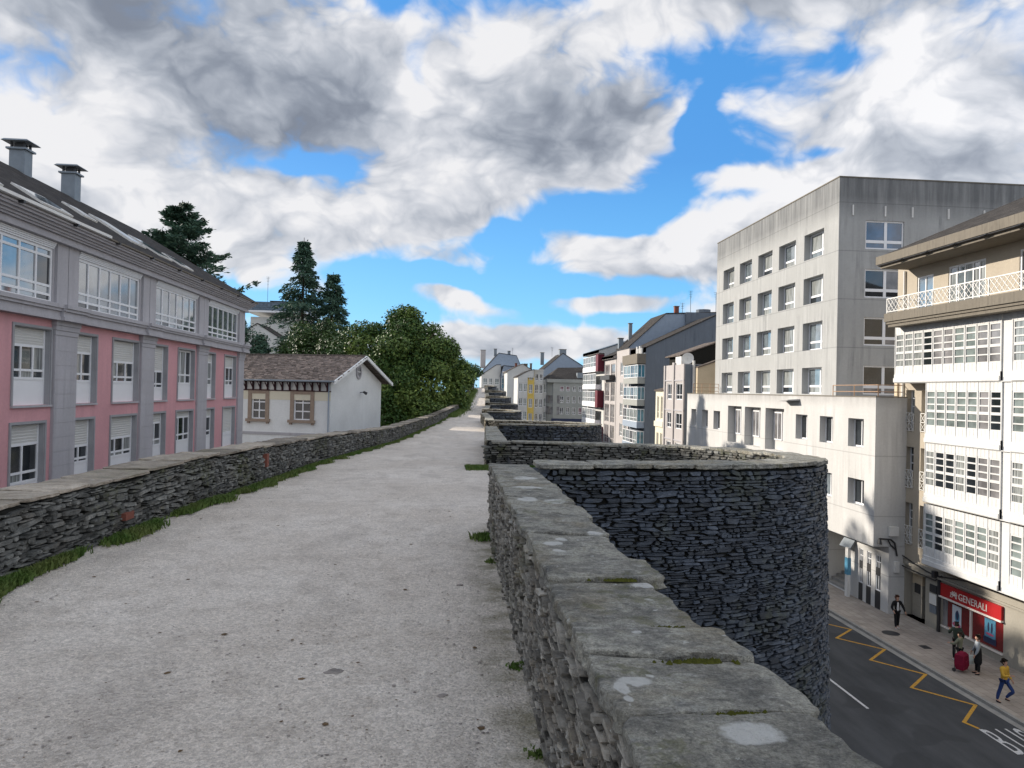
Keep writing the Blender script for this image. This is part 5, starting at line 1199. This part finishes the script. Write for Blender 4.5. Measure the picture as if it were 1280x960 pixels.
# shuttered strip and the maroon one (street row)
sh_, F1, F2 = gen_building('apartment_building', 'pale grey building with columns of brown shutters in the street row', 25, 40, 112.3, 121, 6.9, 'pale_pinkgrey', grid_s=([(113, 116), (117, 120.4)], [(3.9, 6.1), (.2, 3.2), (-3.1, -.2), (-6.5, -3.5)]), gl_='glass_blind', frame='pale_pinkgrey', gable=[(24.5, 6.9), (24.5, 7.2), (31, 10.2), (40, 6.9)])
MB().fbox(F2, 113, 120.4, .001, .9, 3.6, 4.3).build('balcony', M['dark_metal'], sh_)
gm_, F1, F2 = gen_building('apartment_building', 'white glazed building with maroon panels at the end of the street row', 25, 38, 121.2, 136, 8.1, 'white_wall', gable=[(24, 8.1), (24, 8.5), (32, 11.2), (38, 8.1)], roof_m='slate_blue')
for j, z in enumerate((7.2, 4.2, 1.2, -1.8, -4.8)):
    MB().fbox(F2, 123.5, 136, .001, 1.0, z-2.1, z-1.3).build('balcony', M['pvc'], gm_)
    for k in range(5): window(gm_, F2, 123.6+k*2.45, 126.0+k*2.45, z-1.3, z+.6, .9, (1/3, 2/3), (.4,), fr=.1, split=False, gpick=pick(('glass_green', 2), ('glass_curtain', 2), ('glass_sky', 1)))
    if j in (0, 2, 4): MB().fbox(F2, 121.4, 123.45, .001, 1.05, z-2.1, z+.7).build('maroon_panel', M['maroon'], gm_)
# corner building facing the camera
co, F1, F2 = gen_building('apartment_building', 'grey corner building with rows of windows and a broad dark roof closing the street', 20.5, 30, 150, 162, 3.4, 'grey_wall', grid_f=([(21.9+k*1.27, 22.65+k*1.27) for k in range(5)], [(1.7, 2.7), (-.7, .7), (-3.0, -1.6)]), gl_=[('glass', 3), ('maroon', 1)])
q = MB(); n = 8; ring = [(20.5+2.2*0, 150)]; ring = [(21.9-2.6*math.sin(k/n*PI/2), 152.6-2.6*math.cos(k/n*PI/2)) for k in range(n+1)]+[(21.9, 152.6)]
q.prism(ring, -10.3, 3.4); q.build('rounded_corner', M['grey_wall'], co)
for (z0, z1) in ((-.8, .8), (-3.1, -1.5)):
    q = MB(); q.prism([(21.9-2.68*math.sin(k/n*PI/2), 152.6-2.68*math.cos(k/n*PI/2)) for k in range(n+1)]+[(21.9, 152.6)], z0, z1); q.build('bay_glazing', M['glass_blind'], co)
MB().box(19.2, 30.2, 149.75, 162, 3.41, 4.1).build('parapet', M['grey_wall'], co)
MB().box(20.2, 30, 149.9, 149.99, -10.3, -3.9).build('shopfront', M['poster_d'], co)
q = MB(); q.add([(19.3, 149.9, 4.1), (30.2, 149.9, 4.1), (30.2, 162, 4.1), (19.3, 162, 4.1), (22.2, 156, 6.6), (30.2, 156, 6.9)], [(0, 1, 5, 4), (0, 4, 3), (3, 4, 5, 2)]); q.build('roof', M['slate'], co)
MB().box(25.5, 26.6, 150.6, 152, 4.3, 5.5).build('dormer', M['metal_sheet'], co)
bb_, F1, F2 = gen_building('apartment_building', 'building with a wide pale blue gable behind the grey corner building', 18.4, 29.4, 163, 175, 4.6, 'blue_wall', gable=[(18.0, 4.6), (24.3, 10.0), (29.6, 6.8), (29.6, 4.6)])
chimney(bb_, 24.6, 166, 9.8, 1.5, 1.2, 'metal_sheet'); chimney(bb_, 20.5, 170, 8.2, .8, 2.2, 'metal_sheet'); antenna(22.5, 168, 9.4, 2.2, 'thin antenna above the pale blue gable')
tz = [(-4.7, -3.0), (-1.8, .0), (1.1, 2.9), (3.8, 5.1)]
ye, F1, F2 = gen_building('town_house', 'narrow yellow house front with white trim in the distant row', 15.3, 16.7, 151, 160, 5.6, 'yellow_wall', grid_f=([(15.6, 16.4)], tz), gl_='glass_curtain')
wh, F1, F2 = gen_building('town_house', 'narrow white house with grey bay windows right of the yellow one', 16.72, 18.6, 151.5, 160, 5.8, 'white_wall', grid_f=([(16.9, 17.6), (17.8, 18.5)], tz), gl_='glass'); MB().box(16.6, 18.7, 151.3, 151.48, 5.8, 6.0).build('cornice', M['white_wall'], wh)
w2, F1, F2 = gen_building('town_house', 'narrow white glazed front left of the yellow house', 13.3, 15.28, 150.5, 160, 4.3, 'white_wall', grid_f=([(13.5, 14.3), (14.45, 15.2)], [(-6.2, -4.9), (-4.2, -2.6), (-1.5, .1), (1.4, 3.1)]), gl_='glass_green', gable=[(13.1, 4.3), (15.4, 5.6), (16.6, 5.9), (16.6, 4.3)])
w3, F1, F2 = gen_building('town_house', 'slim pale green glazed front beside the grey corner building', 18.62, 19.9, 152, 161, 3.9, 'white_wall', grid_f=([(18.75, 19.7)], [(-4.4, -2.6), (-1.6, .2), (1.3, 3.1)]), gl_='glass_green')
rw, F1, F2 = gen_building('town_house', 'distant house with brown dormered roof above the yellow front', 13, 20, 176, 190, 5.9, 'white_wall', gable=[(12.6, 5.9), (16.5, 7.9), (20, 5.9)], roof_m='slate_brown'); chimney(rw, 15.2, 178, 7.2, .5, .9); chimney(rw, 17.5, 178, 7.2, .9, .8, 'cornice'); chimney(rw, 19, 180, 6.6, .5, 1.6, 'cornice')
bl, F1, F2 = gen_building('town_house', 'blue house with teal glazed gallery above the stacked bastions', 12.3, 17.6, 188, 200, 5.0, 'blue_wall', z0=-9, grid_f=([(13.0, 13.7), (15.0, 15.7)], [(-2.2, -.6), (.1, 1.3)]), gable=[(12.0, 5.0), (12.9, 7.8), (17.9, 7.4), (17.9, 5.0)])
for k in range(6): window(bl, F1, 12.4+k*.86, 13.2+k*.86, 1.9, 4.7, .12, (), (.5,), fr=.08, split=False, glass='teal')
for k in range(3): MB().box(12.6+k*.7, 13.1+k*.7, 187.2, 188.2, 5.3, 6.4).build('dormer', M['pvc'], bl)
gw, F1, F2 = gen_building('town_house', 'pale house with green shuttered wing left of the blue house', 7.4, 12.2, 189, 200, 5.2, 'white_wall', z0=-9, grid_f=([(7.8, 8.9), (9.3, 10.2), (10.8, 11.9)], [(3.0, 4.6), (.6, 2.2)]), gl_='glass_green', gable=[(7.2, 5.2), (11.2, 8.0), (12.3, 8.0), (12.3, 5.2)])
lb2, F1, F2 = gen_building('apartment_building', 'large light blue gable wall highest in the distance beside the tree', 8.0, 18.6, 205, 220, 5.5, 'blue_wall', z0=-9, gable=[(7.2, 5.5), (12.7, 11.8), (17.6, 11.2), (18.8, 8.6), (18.8, 5.5)]); chimney(lb2, 8.4, 207, 8.2, 1.4, 4.4, 'pale_pinkgrey'); chimney(lb2, 11.8, 207, 11.6, .8, 1.4, 'metal_sheet'); chimney(lb2, 15.6, 207, 11.5, .8, 1.0, 'metal_sheet'); antenna(16.6, 207, 11.3, 2.2, 'small antenna on the light blue gable in the far distance')
# buildings behind the trees at left
gr, F1, F2 = gen_building('apartment_building', 'distant building with a flat grey roof and white band behind the left trees', -34.5, -25.5, 130, 142, 13.2, 'white_wall', z0=-5, grid_f=([(-32, -30.4), (-29.8, -28.4)], [(12.0, 12.9)]))
MB().box(-35, -25, 128.6, 143, 13.9, 14.2).build('roof_edge', M['pvc'], gr); MB().box(-34.8, -25.2, 128.9, 143, 14.21, 15.7).build('roof', M['slate_blue'], gr); MB().box(-31.6, -27.9, 131, 140, 15.7, 16.15).build('roof_top', M['slate'], gr)
antenna(-31.75, 130, 15.7, 4.4, 'tall thin antenna on the grey roof behind the left trees')
wg, F1, F2 = gen_building('house', 'white gabled house with dark slate roof glimpsed between the left trees', -34.5, -27, 120, 128, 8.6, 'white_wall', 'house', z0=-5, gable=[(-34.8, 8.6), (-30.8, 11.2), (-26.6, 8.6)])

# ================================================================== trees
def leafcloud(name, centers, m, n, size, root, seed, out=.6, asp=.55, droop=0., tint_noise=.35):
    """n small leaf quads spread through lumps (x, y, z, rx, ry, rz, weight); more of them near the lump skins"""
    r = np.random.default_rng(seed); Cn = np.array(centers, float); w = Cn[:, 6]; w = w/w.sum(); k = r.choice(len(Cn), n, p=w)
    d = r.normal(size=(n, 3)); d /= np.linalg.norm(d, axis=1)[:, None]; rad = r.random(n)**.38
    rad = rad*(1+r.normal(0, .07, n)); c = Cn[k, :3]+d*Cn[k, 3:6]*rad[:, None]
    nr = d*out+r.normal(size=(n, 3))*.55+np.array([0, 0, .35]); nr /= np.linalg.norm(nr, axis=1)[:, None]
    a = np.cross(nr, r.normal(size=(n, 3))); a /= np.linalg.norm(a, axis=1)[:, None]+1e-9; b = np.cross(nr, a)
    a[:, 2] -= droop; s = size*r.uniform(.6, 1.35, n)
    v = np.stack([c-a*s[:, None], c+b*(s*asp)[:, None]+nr*(s*.15)[:, None], c+a*s[:, None], c-b*(s*asp)[:, None]+nr*(s*.15)[:, None]], 1)
    ln = r.uniform(0, 1, len(Cn)); tint = np.clip(.30+tint_noise*(ln[k]-.5)+r.normal(0, .20, n), 0, 1)
    v = v.reshape(-1, 3)-np.array(root.location); f = (np.arange(4)[None]+4*np.arange(n)[:, None])
    return newobj(name, np_mesh(name, v, f, M[m], np.repeat(tint, 4)), root)
def trunk(root, pts, name='trunk', n=8):
    q = MB()
    for (a, ra), (b, rb_) in zip(pts, pts[1:]): q.tube(a, b, ra, n, rb_)
    return q.build(name, M['bark'], root)
r = np.random.default_rng(17)
mg = thing('broadleaf_tree', 'great round glossy broadleaf tree spreading behind the left parapet and over the path', 'tree', (-5.3, 77, -5))
trunk(mg, [((-5.3, 77, -5), .55), ((-5.2, 77, -1), .42), ((-5.5, 77.2, 3), .3), ((-5.6, 77, 7), .12)])
for k in range(7):
    a = k*.9; trunk(mg, [((-5.3, 77, -1+k*.5), .2), ((-5.3+3*math.cos(a), 77+3*math.sin(a), 2+k*.5), .12), ((-5.3+5.5*math.cos(a), 77+5*math.sin(a), 3.5+k*.6), .05)], 'limb', 6)
L = []
for k in range(64):
    d_ = r.normal(size=3); d_ /= np.linalg.norm(d_); d_[2] = d_[2] if d_[2] > -.6 else -d_[2]*.5
    e = .80+.12*r.random(); zz_ = 2.2+6.6*d_[2]*e; wid = 1.0 if zz_ < 5 else 1-.05*(zz_-5)
    L.append((-5.2+6.7*d_[0]*e*wid, 77+6.0*d_[1]*e, zz_, r.uniform(1.2, 2.1), r.uniform(1.2, 2.0), r.uniform(.9, 1.6), 1.))
L += [(-5.0, 77, 8.4, 2.2, 2.2, 1.7, 1.4), (-4.6, 76, 9.0, 1.3, 1.2, 1.0, .6), (-11.0, 77, 4.6, 2., 2., 2.6, 1.4), (-11.6, 78, 1.5, 2.2, 2, 2.4, 1.2), (-9.3, 77, 7.0, 1.9, 1.9, 1.4, 1.), (.6, 76, 1.6, 1.5, 2.4, 2.3, 1.3), (.2, 76, -.5, 1.8, 2.6, 1.5, 1.2), (-.6, 76, 5.2, 1.4, 2, 1.9, 1.), (1.3, 76.5, 3.9, .6, .7, .5, .12), (1.7, 76.5, 3.2, .4, .5, .3, .08), (-2.5, 72, -.8, 2.4, 2.2, 1.5, 1.3), (-6.5, 71.6, -1.2, 2.8, 2.2, 1.7, 1.3), (-3.9, 71.5, -2.2, 2.5, 1.5, 1.2, .8), (-5, 77, 2, 6, 5.4, 5.6, 5), (-6.5, 73.5, .5, 3, 2, 3, 2), (-2.8, 73.5, 1.5, 3, 2, 3, 2), (-9.5, 75, 0, 2.5, 2, 3.2, 1.6), (-5, 74, 4.5, 3.5, 2, 2.5, 1.6), (-3.5, 71.5, -2.8, 3.2, 2, 1.2, 1.2), (-8, 72, -2.6, 3.2, 1.5, 1.5, 1.2)]
leafcloud('crown', L, 'magnolia', 125000, .16, mg, 18, tint_noise=.8)
def roundtree(lb, x, y, z0, z1, rx, m, n, size, seed, name='tree', k=16, cat='tree', grp=None):
    r = np.random.default_rng(seed); t_ = thing(name, lb, cat, (x, y, z0), group=grp); trunk(t_, [((x, y, z0), .25), ((x, y, z0+(z1-z0)*.6), .1)])
    zc, rz = (z0+z1)/2+.15*(z1-z0), (z1-z0)*.40; L = [(x, y, zc, rx*.7, rx*.7, rz*.75, 2)]
    for _ in range(k):
        d_ = r.normal(size=3); d_ /= np.linalg.norm(d_); L.append((x+rx*.72*d_[0], y+rx*.72*d_[1], zc+rz*.72*d_[2], rx*.38, rx*.38, rz*.34, 1))
    leafcloud('crown', L, m, n, size, t_, seed+1); return t_
def conifer(lb, x, y, z0, ztop, zlow, rmax, n, seed, style='spruce', size=.3, gaps=.25, name='conifer_tree'):
    """trunk, drooping limbs and needle sprays hanging along every limb"""
    r = np.random.default_rng(seed); t_ = thing(name, lb, 'tree', (x, y, z0)); trunk(t_, [((x, y, z0), .45), ((x, y, (z0+ztop)/2), .25), ((x, y, ztop), .03)])
    limbs = MB(); C_, D_ = [], []; z = zlow; H_ = ztop-zlow
    while z < ztop-.3:
        f = (z-zlow)/H_; R = rmax*((1-f)**(.9 if style == 'spruce' else 1.0))*(1 if f > .12 or style == 'spruce' else .7)
        for _ in range(r.integers(4, 7) if style == 'spruce' else r.integers(3, 5)):
            if r.random() < gaps: continue
            a = r.uniform(0, 2*PI); Rb = max(.3, R*r.uniform(.6, 1.12)); up = .12 if style == 'cedar' else -.05
            prev = np.array((x, y, z)); segs = 5
            for s in range(1, segs+1):
                q = s/segs; p = np.array((x+math.cos(a)*Rb*q, y+math.sin(a)*Rb*q, z+Rb*(up*q+(-.30*q*q if style == 'spruce' else .10*q*q-.1*q)+ (.12*q**4))))
                limbs.tube(tuple(prev), tuple(p), .06*(1.15-q), 4, .06*(1.0-q)+.008)
                C_.append((prev+p)/2); D_.append((math.cos(a), math.sin(a), Rb*.22*(1.25-q))); C_.append(p); D_.append((math.cos(a), math.sin(a), Rb*.2*(1.2-q)))
                prev = p
        z += (.42 if style == 'spruce' else .52)*r.uniform(.7, 1.3)
    limbs.build('limbs', M['bark'], t_)
    C_ = np.array(C_); D_ = np.array(D_); k = r.integers(0, len(C_), n); side = np.stack([-D_[k, 1], D_[k, 0]], -1)
    wv = r.normal(0, 1, n)*(D_[k, 2]+.12)
    c = C_[k].copy(); c[:, 0] += side[:, 0]*wv+r.normal(0, .12, n); c[:, 1] += side[:, 1]*wv+r.normal(0, .12, n)
    dz = np.abs(r.normal(0, .22 if style == 'spruce' else .12, n)); c[:, 2] -= dz-.05-(0 if style == 'spruce' else .1)
    dr = np.stack([D_[k, 0]*.6+side[:, 0]*np.sign(wv)*.7, D_[k, 1]*.6+side[:, 1]*np.sign(wv)*.7, np.full(n, -.45 if style == 'spruce' else .15)+r.normal(0, .3, n)], -1); dr /= np.linalg.norm(dr, axis=1)[:, None]
    b = np.cross(dr, r.normal(size=(n, 3))); b /= np.linalg.norm(b, axis=1)[:, None]; s = size*r.uniform(.5, 1.3, n)
    v = np.stack([c, c+dr*(s*.5)[:, None]+b*(s*.16)[:, None], c+dr*s[:, None], c+dr*(s*.5)[:, None]-b*(s*.16)[:, None]], 1).reshape(-1, 3)-np.array(t_.location)
    newobj('crown', np_mesh('crown', v, np.arange(4)[None]+4*np.arange(n)[:, None], M['conifer'], np.repeat(np.clip(r.normal(.35, .25, n), 0, 1), 4)), t_)
    return t_
conifer('wide dark cedar with tiered branches rising behind the pink building roof', -24.2, 68, -5, 17.8, 5.5, 9.4, 40000, 3, 'cedar', .40, .12)
conifer('tall narrow spruce, highest of the pair behind the cottage', -18.9, 95, -5, 20.2, 3.0, 6.8, 22000, 4, 'spruce', .46, .36)
conifer('shorter spruce right of the tall one behind the cottage', -15.2, 95, -5, 16.0, 3.0, 5.4, 18000, 5, 'spruce', .42, .28)
roundtree('dark evergreen tree filling the gap between the spruces and the cottage roof', -15.8, 87, -5, 9.0, 4.6, 'shrub', 22000, .16, 31)
roundtree('dark bushy tree just past the far corner of the pink building', -22.0, 82, -5, 9.0, 2.2, 'conifer', 12000, .17, 32)
roundtree('light green bush above the cottage roof at left', -21.3, 84, -5, 6.2, 1.6, 'shrub', 6000, .15, 33)
roundtree('bright green bushy plant behind the cottage ridge, right of the light bush', -18.2, 82, -5, 5.9, 1.7, 'shrub', 7000, .15, 34)
roundtree('mid green tree behind the cottage ridge beside the great broadleaf tree', -13.0, 84, -5, 7.4, 2.6, 'shrub', 12000, .15, 35)
roundtree('distant green tree at the far end of the path', 2.0, 150, 0, 8.0, 4.0, 'shrub', 9000, .2, 36)

# ================================================================== people
def skin_mesh(name, joints, edges, m, sub=1, root=0):
    """joints = {key: ((x, y, z), r)} grown into one continuous surface"""
    keys = list(joints); ix = {k: i for i, k in enumerate(keys)}
    me = bpy.data.meshes.new(name+'_cage'); me.from_pydata([joints[k][0] for k in keys], [(ix[a], ix[b]) for a, b in edges], [])
    bm = bmesh.new(); bm.from_mesh(me); lay = bm.verts.layers.skin.verify(); bm.verts.ensure_lookup_table()
    for i, k in enumerate(keys):
        rr = joints[k][1]; bm.verts[i][lay].radius = rr if isinstance(rr, tuple) else (rr, rr)
    bm.verts[root][lay].use_root = True; bm.to_mesh(me); bm.free()
    o = bpy.data.objects.new(name+'_cage', me); C.objects.link(o)
    md = o.modifiers.new('s', 'SKIN'); md.use_smooth_shade = True; sb = o.modifiers.new('d', 'SUBSURF'); sb.levels = sub; sb.render_levels = sub
    bpy.context.view_layer.update()
    r_ = bpy.data.meshes.new_from_object(o.evaluated_get(bpy.context.evaluated_depsgraph_get())); bpy.data.objects.remove(o)
    r_.name = name; r_.materials.clear(); r_.materials.append(m); return r_
for n_, c_ in dict(skin=(.50, .30, .22), hair=(.02, .014, .01), hair_brown=(.07, .03, .018), black_cloth=(.014, .014, .016), white_cloth=(.62, .62, .62), jeans=(.025, .05, .16), mustard=(.55, .33, .05), green_cloth=(.035, .05, .04), olive=(.20, .21, .15), grey_cloth=(.30, .33, .36), trolley=(.20, .01, .035), bag=(.60, .66, .64), sand_cloth=(.50, .44, .34)).items():
    M[n_] = plain('cloth_'+n_ if n_ not in ('skin', 'hair', 'hair_brown') else n_, c_, .8, .2, .12, 14)
def person(label, x, y, face, h=1.66, step=.0, armL=(.0, .0, 0.), armR=(.0, .0, 0.), top='black_cloth', legs='black_cloth', shoes='white_cloth', hair='hair', hairlen=.1, inner=None, coat=.0, lean=0., cap=None, bend=(0, 0)):
    """stands on the pavement at (x, y) facing the angle face; arm = (forward swing, elbow bend, outward)"""
    k = h/1.7; root = thing('person', label, 'person', (x, y, PAVE), face-PI/2)   # local +Y is forward
    V3 = lambda a, b, c: ((a*k, (b+lean*max(0, c-.9))*k, c*k))
    J = {'pel': (V3(0, 0, .95), (.115, .09)), 'wai': (V3(0, .0, 1.10), (.115, .085)), 'che': (V3(0, 0, 1.30), (.145, .10)), 'neb': (V3(0, .0, 1.44), (.06, .055)), 'nec': (V3(0, .01, 1.50), .048), 'hd0': (V3(0, .025, 1.57), (.068, .078)), 'hd1': (V3(0, .02, 1.635), (.074, .088)), 'hd2': (V3(0, .01, 1.68), (.05, .06))}
    E_ = [('pel', 'wai'), ('wai', 'che'), ('che', 'neb'), ('neb', 'nec'), ('nec', 'hd0'), ('hd0', 'hd1'), ('hd1', 'hd2')]
    foot = {}
    for s, sg in (('L', -1), ('R', 1)):
        ph = step*sg; bz = bend[0 if s == 'L' else 1]
        hip = (sg*.09, 0, .90); kn = (sg*.095, ph*.55+bz*.22, .50+bz*.05); an = (sg*.10, ph*1.0-bz*.20, .09+bz*.13)
        J['h'+s] = (V3(*hip), .068); J['k'+s] = (V3(*kn), .056); J['c'+s] = (V3(an[0], an[1]*.45+kn[1]*.55-.01, (an[2]+kn[2])/2+.04), .056); J['a'+s] = (V3(*an), .036); J['t'+s] = (V3(an[0]*1.1, an[1]+.15, an[2]-.055), (.038, .026)); foot[s] = an
        E_ += [('pel', 'h'+s), ('h'+s, 'k'+s), ('k'+s, 'c'+s), ('c'+s, 'a'+s), ('a'+s, 't'+s)]
        f_, eb, ow = armL if s == 'L' else armR; sh = Vector((sg*.175, 0, 1.40)); el = sh+Vector((sg*(.05+ow*.07), f_*.28, -math.sqrt(max(.01, .28**2-(f_*.28)**2)))); w_ = el+Vector((sg*(.0+ow*.05)-sg*eb*.10, .25*math.sin(f_*.9+eb*1.7), -.25*math.cos(f_*.9+eb*1.7)))
        J['s'+s] = (V3(*sh), .055); J['e'+s] = (V3(*el), .040); J['w'+s] = (V3(*w_), .027); dv = (w_-el).normalized(); pm = w_+dv*.075; J['p'+s] = (V3(*pm), (.036, .018))
        E_ += [('che', 's'+s), ('s'+s, 'e'+s), ('e'+s, 'w'+s), ('w'+s, 'p'+s)]
        ac = Vector((0, 1, 0)) if abs(dv.y) < .8 else Vector((0, 0, 1)); ac = (ac-dv*ac.dot(dv)).normalized(); inn = dv.cross(ac)*(-sg)
        for i, (off, ln_) in enumerate(((-.028, .062), (-.010, .075), (.010, .07), (.027, .055))):
            b0 = pm+ac*off+dv*.012; b1 = b0+dv*ln_*.55+inn*.004; b2 = b1+dv*ln_*.4+inn*.02
            J[f'f{i}{s}0'] = (V3(*b0), .009); J[f'f{i}{s}1'] = (V3(*b1), .0085); J[f'f{i}{s}2'] = (V3(*b2), .0065); E_ += [('p'+s, f'f{i}{s}0'), (f'f{i}{s}0', f'f{i}{s}1'), (f'f{i}{s}1', f'f{i}{s}2')]
        t0 = w_+dv*.03+ac*.03; t1 = t0+dv*.035+ac*.02; J['u'+s] = (V3(*t0), .011); J['v'+s] = (V3(*t1), .009); E_ += [('w'+s, 'u'+s), ('u'+s, 'v'+s)]
    J['nos'] = (V3(0, .115, 1.605), .012); E_.append(('hd0', 'nos'))
    newobj('body', skin_mesh('body', {a: (p, (tuple(q*k for q in r_) if isinstance(r_, tuple) else r_*k)) for a, (p, r_) in J.items()}, E_, M['skin']), root)
    g = lambda a, e: (J[a][0], tuple((q+e)*k for q in J[a][1]) if isinstance(J[a][1], tuple) else (J[a][1]+e)*k)
    # trousers
    T = {a: g(a, .016) for a in ('pel', 'hL', 'kL', 'cL', 'hR', 'kR', 'cR')}
    for s in 'LR': p = Vector(J['a'+s][0]); T['a'+s] = (tuple(p+Vector((0, 0, .01))), .046*k)
    newobj('trousers', skin_mesh('trousers', T, [('pel', 'hL'), ('hL', 'kL'), ('kL', 'cL'), ('cL', 'aL'), ('pel', 'hR'), ('hR', 'kR'), ('kR', 'cR'), ('cR', 'aR')], M[legs]), root)
    for s in 'LR':
        a, t_ = Vector(J['a'+s][0]), Vector(J['t'+s][0]); heel = a+Vector((0, -.045, -.045))*k
        newobj('shoe', skin_mesh('shoe', {'a': (tuple(heel), .038*k), 'b': (tuple(a+Vector((0, .03, -.05))*k), .042*k), 'c': (tuple(t_+Vector((0, .01, 0))), (.045*k, .03*k))}, [('a', 'b'), ('b', 'c')], M[shoes]), root)
    # jacket: torso and sleeves
    T = {a: g(a, .028) for a in ('wai', 'che', 'sL', 'eL', 'sR', 'eR')}; T['neb'] = (V3(0, -.005, 1.46), .07*k); T['hem'] = (V3(0, 0, .90-coat), ((.15+coat*.08)*k, (.12+coat*.08)*k))
    E2 = [('wai', 'che'), ('che', 'neb'), ('wai', 'hem')]
    for s in 'LR': T['w'+s] = (J['w'+s][0], .036*k); E2 += [('che', 's'+s), ('s'+s, 'e'+s), ('e'+s, 'w'+s)]
    newobj('jacket', skin_mesh('jacket', T, E2, M[top]), root)
    if inner: newobj('shirt', skin_mesh('shirt', {'a': (V3(0, .06, 1.42), (.06*k, .05*k)), 'b': (V3(0, .075, 1.2), (.07*k, .07*k)), 'c': (V3(0, .06, .93), (.085*k, .085*k))}, [('a', 'b'), ('b', 'c')], M[inner]), root)
    HR = {'a': (V3(0, -.012, 1.655), (.086*k, .092*k)), 'b': (V3(0, .0, 1.70), (.06*k, .07*k)), 'c': (V3(0, -.05, 1.60), (.075*k, .05*k)), 'd': (V3(0, -.06, 1.60-hairlen), (.07*k, .035*k))}
    newobj('hair', skin_mesh('hair', HR, [('b', 'a'), ('a', 'c'), ('c', 'd')], M[cap or hair]), root)
    for sg in (-1, 1):
        MBe = MB(); c = V3(sg*.03, .098, 1.63); MBe.tube(c, (c[0], c[1]+.008, c[2]), .008*k, 6); newobj('eye', MBe.mesh('eye', M['hair']), root)
        MBe = MB(); c = V3(sg*.078, .01, 1.61); MBe.tube(c, (c[0]+sg*.012, c[1]-.004, c[2]), .022*k, 6, .016*k); newobj('ear', MBe.mesh('ear', M['skin']), root)
    mo_ = MB(); c = V3(0, .098, 1.56); mo_.box(c[0]-.02, c[0]+.02, c[1], c[1]+.006, c[2]-.004, c[2]+.004); newobj('mouth', mo_.mesh('mouth', M['trolley']), root)
    return root, J, k
person('woman in black jacket over white shirt walking on the pavement toward the shop', 23.05, 36.6, math.radians(-95), 1.66, .10, (.3, .2, .9), (.1, .5, 1.0), 'black_cloth', 'black_cloth', 'white_cloth', 'hair_brown', .17, 'white_cloth')
person('person in mustard jacket and blue jeans striding along the kerb side', 21.75, 27.5, math.radians(-70), 1.68, -.20, (-.1, .5, .5), (.4, .9, .4), 'mustard', 'jeans', 'black_cloth', 'hair', .03, bend=(.9, 0))
person('dark-clad person with bulky green jacket, left of the group by the shop window', 23.1, 32.15, math.radians(65), 1.70, .05, (.5, .9, .7), (.2, .3, .8), 'green_cloth', 'black_cloth', 'white_cloth', 'hair', .05, coat=.05)
person('shorter person in olive coat standing behind the red shopping trolley', 22.65, 31.3, math.radians(120), 1.50, .0, (.5, .6, .3), (.5, .5, .3), 'olive', 'black_cloth', 'black_cloth', 'hair', .06, coat=.22)
root, J, k = person('person in grey top and long black dress carrying a white bag by the shop', 22.85, 30.45, math.radians(150), 1.66, .04, (.1, .2, .5), (.2, .2, .9), 'grey_cloth', 'black_cloth', 'black_cloth', 'hair', .03, coat=.1)
newobj('dress', skin_mesh('dress', {'a': ((0, -.01, 1.25), (.16, .13)), 'b': ((0, -.01, .95), (.19, .16)), 'c': ((0, -.02, .35), (.20, .18))}, [('a', 'b'), ('b', 'c')], M['black_cloth']), root)
hp = root.matrix_basis @ Vector(J['pR'][0])
bag = thing('shopping_bag', 'white plastic bag hanging from the hand of the person in grey', 'bag', (hp.x, hp.y, hp.z-.5))
q = MB(); q.add([(a*.17, b*.08, 0) for a, b in ((-1, -1), (1, -1), (1, 1), (-1, 1))]+[(a*.20, b*.12, .16) for a, b in ((-1, -1), (1, -1), (1, 1), (-1, 1))]+[(a*.14, b*.05, .36) for a, b in ((-1, -1), (1, -1), (1, 1), (-1, 1))], [(3, 2, 1, 0)]+[(j+i, j+(i+1) % 4, j+4+(i+1) % 4, j+4+i) for j in (0, 4) for i in range(4)]+[(8, 9, 10, 11)]); newobj('sack', q.mesh('sack', M['bag']), bag)
q = MB(); q.poly_tube([(-.1, 0, .35), (-.03, 0, .5), (.03, 0, .5), (.1, 0, .35)], .008, 4); newobj('handle', q.mesh('handle', M['bag']), bag)
st = thing('shopping_trolley', 'dark red wheeled shopping trolley in the middle of the group', 'trolley', (22.35, 30.75, PAVE), .5)
q = MB(); q.add([(a*.20, b*.15, .12) for a, b in ((-1, -1), (1, -1), (1, 1), (-1, 1))]+[(a*.24, b*.20, .35) for a, b in ((-1, -1), (1, -1), (1, 1), (-1, 1))]+[(a*.23, b*.18, .75) for a, b in ((-1, -1), (1, -1), (1, 1), (-1, 1))]+[(a*.15, b*.1, .86) for a, b in ((-1, -1), (1, -1), (1, 1), (-1, 1))], [(3, 2, 1, 0)]+[(j+i, j+(i+1) % 4, j+4+(i+1) % 4, j+4+i) for j in (0, 4, 8) for i in range(4)]+[(12, 13, 14, 15)]); newobj('bag', q.mesh('bag', M['trolley']), st)
q = MB().box(-.15, .15, -.235, -.19, .3, .55); newobj('front_pocket', q.mesh('front_pocket', M['trolley']), st)
q = MB(); q.poly_tube([(-.16, .21, .08), (-.16, .24, 1.0), (.16, .24, 1.0), (.16, .21, .08), (-.16, .21, .08)], .014, 5); newobj('frame', q.mesh('frame', M['dark_metal']), st)
for sg in (-1, 1): q = MB().tube((sg*.22, .2, .08), (sg*.26, .2, .08), .08, 12); newobj('wheel', q.mesh('wheel', M['dark_metal']), st)
